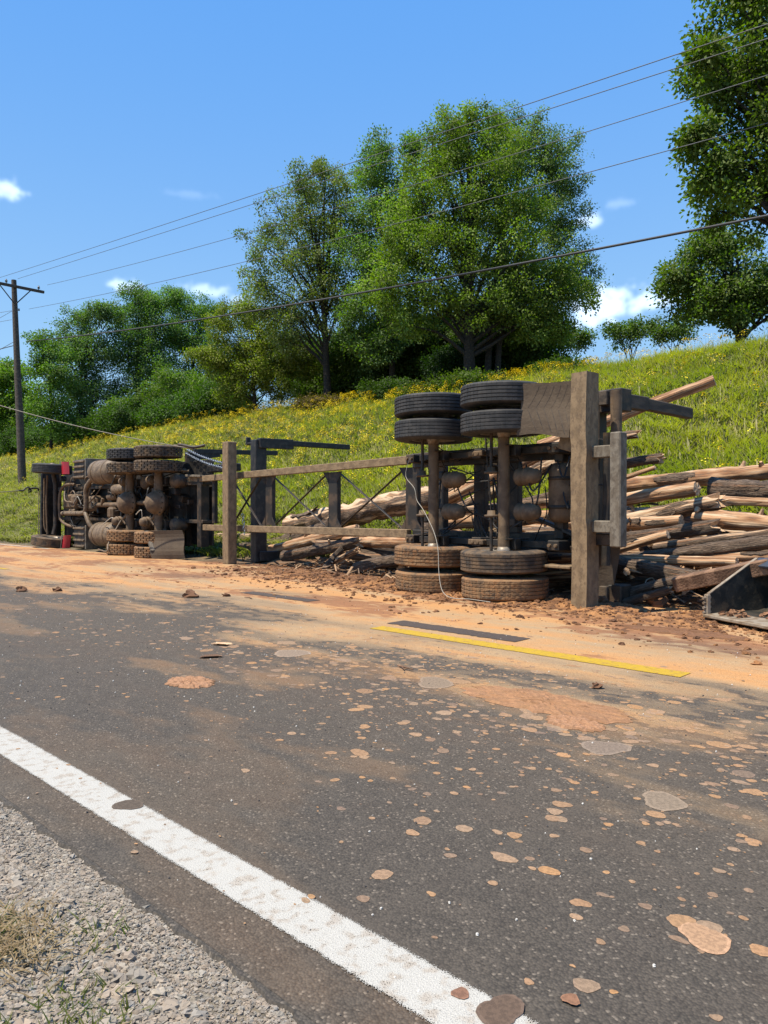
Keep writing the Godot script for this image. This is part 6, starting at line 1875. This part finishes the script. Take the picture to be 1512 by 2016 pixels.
func _ready() -> void:
	var cam := Camera3D.new()
	cam.name = "camera"
	cam.fov = 2.0 * rad_to_deg(atan(1008.0 / 1480.0))
	cam.position = Vector3(0, 1.1, 0)
	cam.rotation_degrees = Vector3(-0.31, 0, 0)
	cam.near = 0.05
	cam.far = 3000.0
	add_child(cam)
	cam.current = true
	var sky := ProceduralSkyMaterial.new()
	sky.sky_top_color = Color8(74, 133, 202)
	sky.sky_horizon_color = Color8(163, 197, 213)
	sky.sky_curve = 0.2
	sky.ground_bottom_color = Color(0.26, 0.25, 0.2)
	sky.ground_horizon_color = Color(0.5, 0.55, 0.55)
	sky.sun_angle_max = 1.0
	sky.sky_cover = sky_cover()
	sky.sky_cover_modulate = Color(0.75, 0.75, 0.75, 1.0)
	var env := Environment.new()
	env.background_mode = Environment.BG_SKY
	env.sky = Sky.new()
	env.sky.sky_material = sky
	env.tonemap_mode = Environment.TONE_MAPPER_LINEAR
	env.tonemap_exposure = 1.55
	env.sdfgi_enabled = true
	env.ssao_enabled = true
	env.ssil_enabled = true
	var we := WorldEnvironment.new()
	we.name = "world_environment"
	we.environment = env
	add_child(we)
	var sun := DirectionalLight3D.new()
	sun.name = "sun"
	sun.light_energy = 1.6
	sun.light_color = Color(1.0, 0.955, 0.875)
	sun.light_angular_distance = 0.53
	sun.shadow_enabled = true
	sun.sky_mode = DirectionalLight3D.SKY_MODE_LIGHT_ONLY
	add_child(sun)
	sun.look_at_from_position(Vector3(-0.38, 0.90, 0.17) * 100.0, Vector3.ZERO, Vector3.RIGHT)
	bumpy.seed = 3; bumpy.frequency = 0.22; bumpy.fractal_octaves = 3
	patchy.seed = 8; patchy.frequency = 0.35; patchy.fractal_octaves = 4
	materials()
	setting()
	lines()
	trees()
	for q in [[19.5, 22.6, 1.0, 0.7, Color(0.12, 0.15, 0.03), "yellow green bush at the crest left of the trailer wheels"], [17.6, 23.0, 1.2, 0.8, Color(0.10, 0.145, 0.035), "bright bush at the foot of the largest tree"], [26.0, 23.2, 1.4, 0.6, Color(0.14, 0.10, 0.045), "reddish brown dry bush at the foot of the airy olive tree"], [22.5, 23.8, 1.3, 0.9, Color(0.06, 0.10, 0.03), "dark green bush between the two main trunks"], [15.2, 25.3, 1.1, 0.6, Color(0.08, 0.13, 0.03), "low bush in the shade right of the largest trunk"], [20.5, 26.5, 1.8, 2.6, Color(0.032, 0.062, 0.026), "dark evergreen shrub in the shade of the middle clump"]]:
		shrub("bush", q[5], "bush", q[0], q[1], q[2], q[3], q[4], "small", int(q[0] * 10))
	var where_label := ["at the near end of the wood's edge", "second along the wood's edge", "third along the wood's edge", "midway along the wood's edge", "past the middle of the wood's edge", "close to the utility pole", "just behind the utility pole", "at the far end of the wood's edge"]
	for i in 8:
		shrub("bush", "leafy green bush %s" % where_label[i], "bush", 37.0 + i * 4.6, 24.6 + 0.6 * sin(i * 2.1), 2.2, 2.4 + 0.5 * sin(i * 3.3), Color(0.075, 0.13, 0.035) * (1.0 + 0.2 * sin(i * 1.7)), "mid", 900 + i)
	var dark_label := ["behind the largest trunk", "between the largest trunk and the narrow tree", "behind the narrow tree", "behind the airy olive tree", "left of the airy olive tree"]
	for i in 5:
		shrub("thicket", "dark shaded thicket %s" % dark_label[i], "bush", 20.0 + i * 3.0, 29.0 + 0.5 * sin(i * 2.0), 2.6, 5.2, Color(0.10, 0.15, 0.045), "mid", 950 + i)
	wheel_shapes()
	trailer()
	truck()
	logs()
	recovery()
	bucket()
	bank()
	mud()
	verge()
